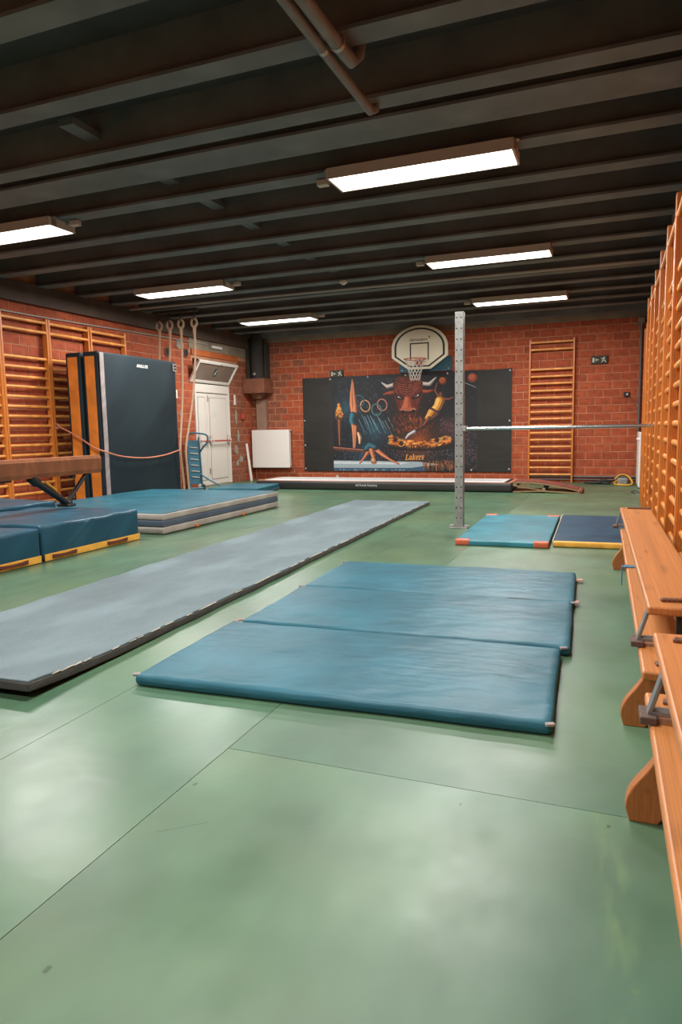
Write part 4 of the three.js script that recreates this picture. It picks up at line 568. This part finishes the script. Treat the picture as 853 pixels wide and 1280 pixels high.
// ---------------------------------------------------------------- climbing ropes, red rope, trolley
{
  const ropes = [
    [[-7.50, -10.40], [[-7.50, 2.6, -10.38], [-7.50, 1.6, -10.25], [-7.50, 0.6, -10.2], [-7.50, 0.03, -10.2]], 'climbing rope hanging straight down behind the standing mats, nearest the brick wall'],
    [[-7.28, -10.40], [[-7.28, 2.6, -10.38], [-7.28, 1.6, -10.25], [-7.28, 0.6, -10.2], [-7.28, 0.03, -10.2]], 'climbing rope hanging straight down behind the standing mats, next to the drawn aside pair'],
    [[-7.02, -10.36], [[-7.02, 2.5, -10.36], [-6.99, 1.7, -10.26], [-6.92, 1.2, -10.08], [-6.88, 0.85, -9.97], [-6.88, 0.5, -10.0], [-6.88, 0.24, -10.03], [-6.88, 0.08, -10.03]], 'thick climbing rope hanging at the edge of the lettered standing mat'],
    [[-6.75, -10.36], [[-6.75, 2.5, -10.36], [-6.75, 1.7, -10.22], [-6.75, 1.2, -10.06], [-6.75, 0.85, -9.95], [-6.75, 0.5, -9.96], [-6.75, 0.24, -9.98], [-6.75, 0.08, -9.99]], 'climbing rope with bowed lower half hung closest to the hall']];
  for (const [[x, z], pts, label] of ropes) {
    const t = thing('climbing_rope', label, 'rope', [0, 0, 0], 0, 'climbing ropes by the door'); mesh('rope_strand', tube([[x, 2.92, z], ...pts], 0.019, 60, 8), M.rope, t);
    mesh('eye_splice', [T(new THREE.TorusGeometry(0.055, 0.02, 8, 18).scale(1, 1.25, 1), x, 2.99, z), rod([x, 2.80, z], [x, 2.93, z], 0.026, 8, 0.032)], M.rope, t);
    mesh('ceiling_hook', [rod([x, 3.04, z], [x, 3.24, z], 0.012, 8), T(new THREE.TorusGeometry(0.03, 0.009, 6, 14), x, 3.06, z, 0, Math.PI / 2)], M.sooty, t);
    const e = pts[pts.length - 1]; mesh('end_knot', [T(new THREE.SphereGeometry(0.042, 12, 8).scale(1, 1.6, 1), e[0], e[1] + 0.0, e[2])], M.rope, t);
  }
  single('ceiling_track', [rb(0.9, 0.05, 0.09, 0.008, -7.15, 3.216, -10.40)], M.sooty, 'dark ceiling track carrying the climbing ropes', 'track');
  single('red_rope', [tube([[-7.655, 1.245, -8.02], [-7.56, 1.21, -8.02], [-7.38, 1.13, -8.02], [-7.19, 1.03, -8.02], [-7.01, 0.93, -8.02], [-6.86, 0.87, -8.06], [-6.84, 0.79, -8.38], [-6.83, 0.74, -8.95], [-6.83, 0.765, -9.47], [-6.835, 0.82, -9.82], [-6.835, 0.83, -9.90]], 0.012, 90, 8), T(new THREE.TorusGeometry(0.035, 0.012, 8, 14), -7.685, 1.25, -8.03, 0.3, 0, 0)], M.redRope, 'faded red rope slung from the wall bars across the standing mats', 'rope');
  const k = thing('mat_trolley', 'upright blue steel trolley with curved handle leaning beside the double door', 'trolley', [-7.60, 0, -11.5], 0.9);
  mesh('frame_rail', [tube([[-0.12, 0.04, 0], [-0.12, 0.6, -0.05], [-0.11, 1.02, -0.09]], 0.018, 20, 8), tube([[0.12, 0.04, 0], [0.12, 0.6, -0.05], [0.11, 1.02, -0.09]], 0.018, 20, 8)], M.blueFrame, k);
  mesh('back_plate', rb(0.22, 0.86, 0.012, 0.004, 0, 0.54, -0.05, -0.09), M.blueFrame, k);
  for (let i = 0; i < 6; i++) mesh('cross_bar', rod([-0.08, 0.26 + i * 0.115, -0.008 - i * 0.0105], [0.08, 0.24 + i * 0.115, -0.008 - i * 0.0105], 0.009, 6), M.lampBody, k);
  mesh('handle', tube([[-0.11, 1.0, -0.09], [-0.06, 1.1, -0.06], [0.10, 1.10, 0.0], [0.24, 1.06, 0.04], [0.25, 0.95, 0.05], [0.16, 0.82, 0.0], [0.12, 0.74, -0.05]], 0.018, 40, 8), M.blueFrame, k);
  mesh('foot_rail', [tube([[0.10, 0.30, 0.0], [0.22, 0.20, 0.10], [0.42, 0.06, 0.25]], 0.015, 20, 8), rod([-0.16, 0.03, 0.02], [0.16, 0.03, 0.02], 0.02, 8)], M.blueFrame, k);
  for (const s of [-1, 1]) mesh('wheel', T(new THREE.CylinderGeometry(0.05, 0.05, 0.03, 16), s * 0.17, 0.05, -0.03, 0, 0, Math.PI / 2), M.black, k);
}

// ---------------------------------------------------------------- inflatable track, springboard, hose
{
  const W = 4.92, D = 0.98, H = 0.165, t = thing('air_track', 'long black inflatable tumbling track with white top below the banner', 'mat', [-4.04, 0, -12.39]);
  mesh('side_wall', soft(W, H, D, 0.045, 40, 8, 12).translate(0, H / 2 + 0.002, 0), M.trackSide, t, true);
  mesh('top_sheet', rb(W - 0.30, 0.008, D - 0.14, 0.003, 0, H + 0.003, 0), M.trackTop, t); mesh('centre_stripe', rb(W - 0.5, 0.004, 0.16, 0.001, 0, H + 0.007, -0.05), M.trackGrey, t);
  for (const s of [-1, 1]) mesh('edge_line', rb(W - 0.06, 0.008, 0.055, 0.003, 0, H + 0.001, s * (D / 2 - 0.045)), M.trackOrange, t);
  for (const s of [-1, 1]) { mesh('end_line', rb(0.045, 0.008, D - 0.06, 0.003, s * (W / 2 - 0.045), H + 0.002, 0), M.trackOrange, t); mesh('end_panel', rb(0.09, 0.007, D - 0.12, 0.003, s * (W / 2 - 0.115), H + 0.002, 0), M.trackSide, t); }
  const l = mesh('lettering', new THREE.PlaneGeometry(0.44, 0.085), new THREE.MeshStandardMaterial({ roughness: 0.6, transparent: true, color: lin(0.6, 0.6, 0.56), alphaMap: canvasTex(512, 96, (c) => { c.fillStyle = '#000'; c.fillRect(0, 0, 512, 96); c.fillStyle = '#fff'; c.font = 'bold 62px sans-serif'; c.fillText('AirTrack Factory', 6, 66, 500); }) }), t, true); l.position.set(-0.16, 0.095, D / 2 + 0.004);
  mesh('air_valve', [new THREE.CylinderGeometry(0.03, 0.03, 0.05, 12).translate(-1.1, H + 0.02, -D / 2 + 0.05)], M.beige, t);

  const s = thing('springboard', 'curved gymnastics springboard with red carpet top and pale plywood base', 'springboard', [-1.015, 0, -12.22]);
  const arc = (x0, x1, f, th) => { const up = [], dn = []; for (let i = 0; i <= 20; i++) { const x = x0 + (x1 - x0) * i / 20; up.push([x, f(x) + th]); dn.unshift([x, f(x)]); } return [...up, ...dn]; };
  const top = (x) => 0.165 - 0.145 * Math.pow(Math.max(0, (x + 0.30) / 0.86), 1.5);
  mesh('top_board', ext(arc(-0.55, 0.54, top, 0.018), 0.58, 0.002).translate(0, 0, -0.29), M.plyPale, s);
  mesh('carpet', ext(arc(-0.54, 0.50, (x) => top(x) + 0.0205, 0.010), 0.57, 0.001).translate(0, 0, -0.285), M.carpetRed, s).userData.label = 'red carpet top';
  mesh('base_board', ext(arc(-0.55, 0.56, (x) => 0.004 + 0.02 * Math.max(0, 1 - Math.abs(x + 0.1) / 0.5), 0.016), 0.58, 0.002).translate(0, 0, -0.29), M.plyPale, s);
  mesh('cross_block', [rb(0.07, 0.055, 0.56, 0.006, -0.52, 0.135, 0)], M.plyPale, s); mesh('spring_block', [rb(0.05, 0.045, 0.06, 0.006, -0.05, 0.06, 0.22), rb(0.05, 0.045, 0.06, 0.006, -0.05, 0.06, -0.22)], M.beige, s); mesh('spring', [rb(0.06, 0.09, 0.06, 0.02, -0.03, 0.10, 0.16), rb(0.06, 0.09, 0.06, 0.02, -0.03, 0.10, -0.16)], M.blackSteel, s);
  mesh('end_plate', rb(0.05, 0.05, 0.60, 0.01, 0.545, 0.032, 0), M.carpetRed, s);
  mesh('brace', [T(ext([[0, 0], [0.5, -0.07], [0.5, -0.055], [0, 0.02]], 0.03), -0.5, 0.10, 0.25)], M.plyPale, s);

  single('yellow_hose', tube([[0.05, 0.09, -14.1], [0.14, 0.17, -14.06], [0.28, 0.15, -13.9], [0.345, 0.05, -13.75], [0.30, 0.018, -13.62], [0.16, 0.018, -13.62], [0.06, 0.018, -13.75], [0.05, 0.04, -13.95], [0.16, 0.1, -14.05]], 0.017, 90, 8), M.hose, 'looped yellow hose on the floor in the far right corner', 'hose');
  single('cable_pile', [tube([[-0.5, 0.03, -13.95], [-0.35, 0.03, -13.9], [-0.24, 0.05, -13.98], [-0.12, 0.07, -13.9], [-0.03, 0.05, -13.98], [-0.1, 0.03, -14.05], [-0.22, 0.04, -13.88], [-0.32, 0.024, -14.0], [-0.14, 0.08, -14.0], [-0.04, 0.03, -13.92]], 0.022, 120, 7), rb(0.36, 0.05, 0.16, 0.022, -0.22, 0.026, -13.96)], M.black, 'low heap of black cable lying before the far brick wall', 'cable');
  const g = thing('floor_machine', 'small grey machine body inside the looped yellow hose', 'machine', [0.18, 0, -13.86]); mesh('machine_body', rb(0.18, 0.13, 0.16, 0.03, 0, 0.067, 0), M.galv, g); mesh('machine_handle', tube([[-0.07, 0.12, 0], [-0.03, 0.17, 0], [0.05, 0.165, 0], [0.08, 0.11, 0]], 0.01, 16, 6), M.black, g);
  single('loose_wire', tube([[0.36, 0.006, -12.1], [0.30, 0.006, -12.3], [0.36, 0.02, -12.4], [0.42, 0.01, -12.2]], 0.006, 24, 6), M.black, 'short black wire end on the floor by the wall bars', 'wire');
}

// ---------------------------------------------------------------- benches along the right wall
function plankUV(m) { const g = m.geometry, p = g.attributes.position, n = g.attributes.normal, uv = g.attributes.uv; for (let i = 0; i < p.count; i++) uv.setXY(i, Math.abs(n.getX(i)) > 0.7 ? p.getY(i) : p.getX(i), Math.abs(n.getZ(i)) > 0.7 ? p.getY(i) : p.getZ(i)); return m; }
function floorBench(x, zNear, zFar, yaw, label) {
  const L = zNear - zFar, t = thing('gym_bench', label, 'bench', [x, 0, (zNear + zFar) / 2], yaw, 'stacked gym benches'), y = 0.29, w = 0.225;
  plankUV(mesh('seat_plank', rb(w, 0.034, L, 0.010, 0, y - 0.017, 0, 0, 0, 0, 3), M.bench, t));
  mesh('under_rail', rb(0.045, 0.075, L - 0.5, 0.006, 0, y - 0.075, 0), M.benchEnd, t);
  const foot = new THREE.Shape(); foot.moveTo(-0.155, 0); foot.lineTo(-0.165, 0.035); foot.bezierCurveTo(-0.165, 0.10, -0.11, 0.13, -0.085, 0.20); foot.lineTo(-0.085, y - 0.034); foot.lineTo(0.085, y - 0.034); foot.lineTo(0.085, 0.20); foot.bezierCurveTo(0.11, 0.13, 0.165, 0.10, 0.165, 0.035); foot.lineTo(0.155, 0); foot.lineTo(0.085, 0); foot.bezierCurveTo(0.07, 0.05, -0.07, 0.05, -0.085, 0); foot.closePath();
  for (const s of [-1, 1]) { const g = new THREE.ExtrudeGeometry(foot, { depth: 0.04, bevelEnabled: true, bevelSize: 0.004, bevelThickness: 0.004, bevelSegments: 2, curveSegments: 10 }); const f = mesh('end_foot', g.translate(0, 0.004, s * (L / 2 - 0.24) - 0.02), M.benchEnd, t); f.userData.label = 'curved wooden end foot'; mesh('steel_plate', rb(0.07, 0.14, 0.012, 0.003, 0.01, 0.175, s * (L / 2 - 0.24) + s * 0.032), M.blackSteel, f); }
  for (const s of [-1, 1]) mesh('end_cleat', rb(w - 0.05, 0.012, 0.035, 0.005, 0.02, y + 0.004, s * (L / 2 - 0.09), 0, s * 0.12, 0), M.benchDark, t);
  return t;
}
function stackedBench(x, zNear, zFar, yaw, y0, label, legInset) {
  const L = zNear - zFar, t = thing('gym_bench', label, 'bench', [x, y0, (zNear + zFar) / 2], yaw, 'stacked gym benches'), y = 0.15, w = 0.225;
  plankUV(mesh('seat_plank', rb(w, 0.034, L, 0.010, 0, y - 0.017, 0, 0, 0, 0, 3), M.bench, t));
  mesh('under_rail', rb(0.045, 0.06, L - 0.3, 0.006, 0.02, y - 0.064, 0), M.benchEnd, t);
  for (const s of [-1, 1]) {
    const z = s * (L / 2 - legInset), f = mesh('steel_leg', [rb(0.012, 0.145, 0.045, 0.003, -0.120, 0.076, z, 0, 0, -0.28), rb(0.012, 0.145, 0.045, 0.003, 0.112, 0.076, z, 0, 0, 0.20), rb(0.262, 0.014, 0.045, 0.003, -0.008, 0.0125, z)], M.steel, t);
    for (const q of [-1, 1]) mesh('foot_pad', rb(0.045, 0.022, 0.09, 0.004, q > 0 ? 0.115 : -0.142, 0.0, z), M.rubberBrown, f);
    mesh('bracket_plate', rb(0.06, 0.10, 0.02, 0.004, 0.02, 0.068, z), M.blackSteel, f);
    mesh('end_cleat', rb(w - 0.05, 0.016, 0.03, 0.006, 0.025, y + 0.005, s * (L / 2 - 0.10), 0, s * 0.1, 0), M.benchDark, t);
  }
  return t;
}
floorBench(0.203, -2.46, -5.92, 0.0117, 'long wooden gym bench on the floor carrying another bench by the navy mat');
stackedBench(0.212, -2.72, -6.00, 0.0207, 0.302, 'wooden bench with steel legs stacked on the long bench by the navy mat', 0.05);
floorBench(0.245, 1.15, -2.27, 0.012, 'wooden gym bench on the floor with curved foot in the rear pair');
stackedBench(0.272, 0.85, -2.42 + 0.04, 0.015, 0.302, 'wooden bench with steel legs stacked on top of the rear floor bench', 0.33);
{
  const t = thing('tie_strap', 'short blue strap tied around the lower wooden bench', 'strap', [0.185, 0, -4.3], 0.0117);
  mesh('strap_band', [rb(0.10, 0.006, 0.06, 0.002, -0.06, 0.294, 0), rb(0.006, 0.11, 0.06, 0.002, -0.117, 0.24, 0)], M.strapBlue, t);
}
renderer.render(scene, camera);
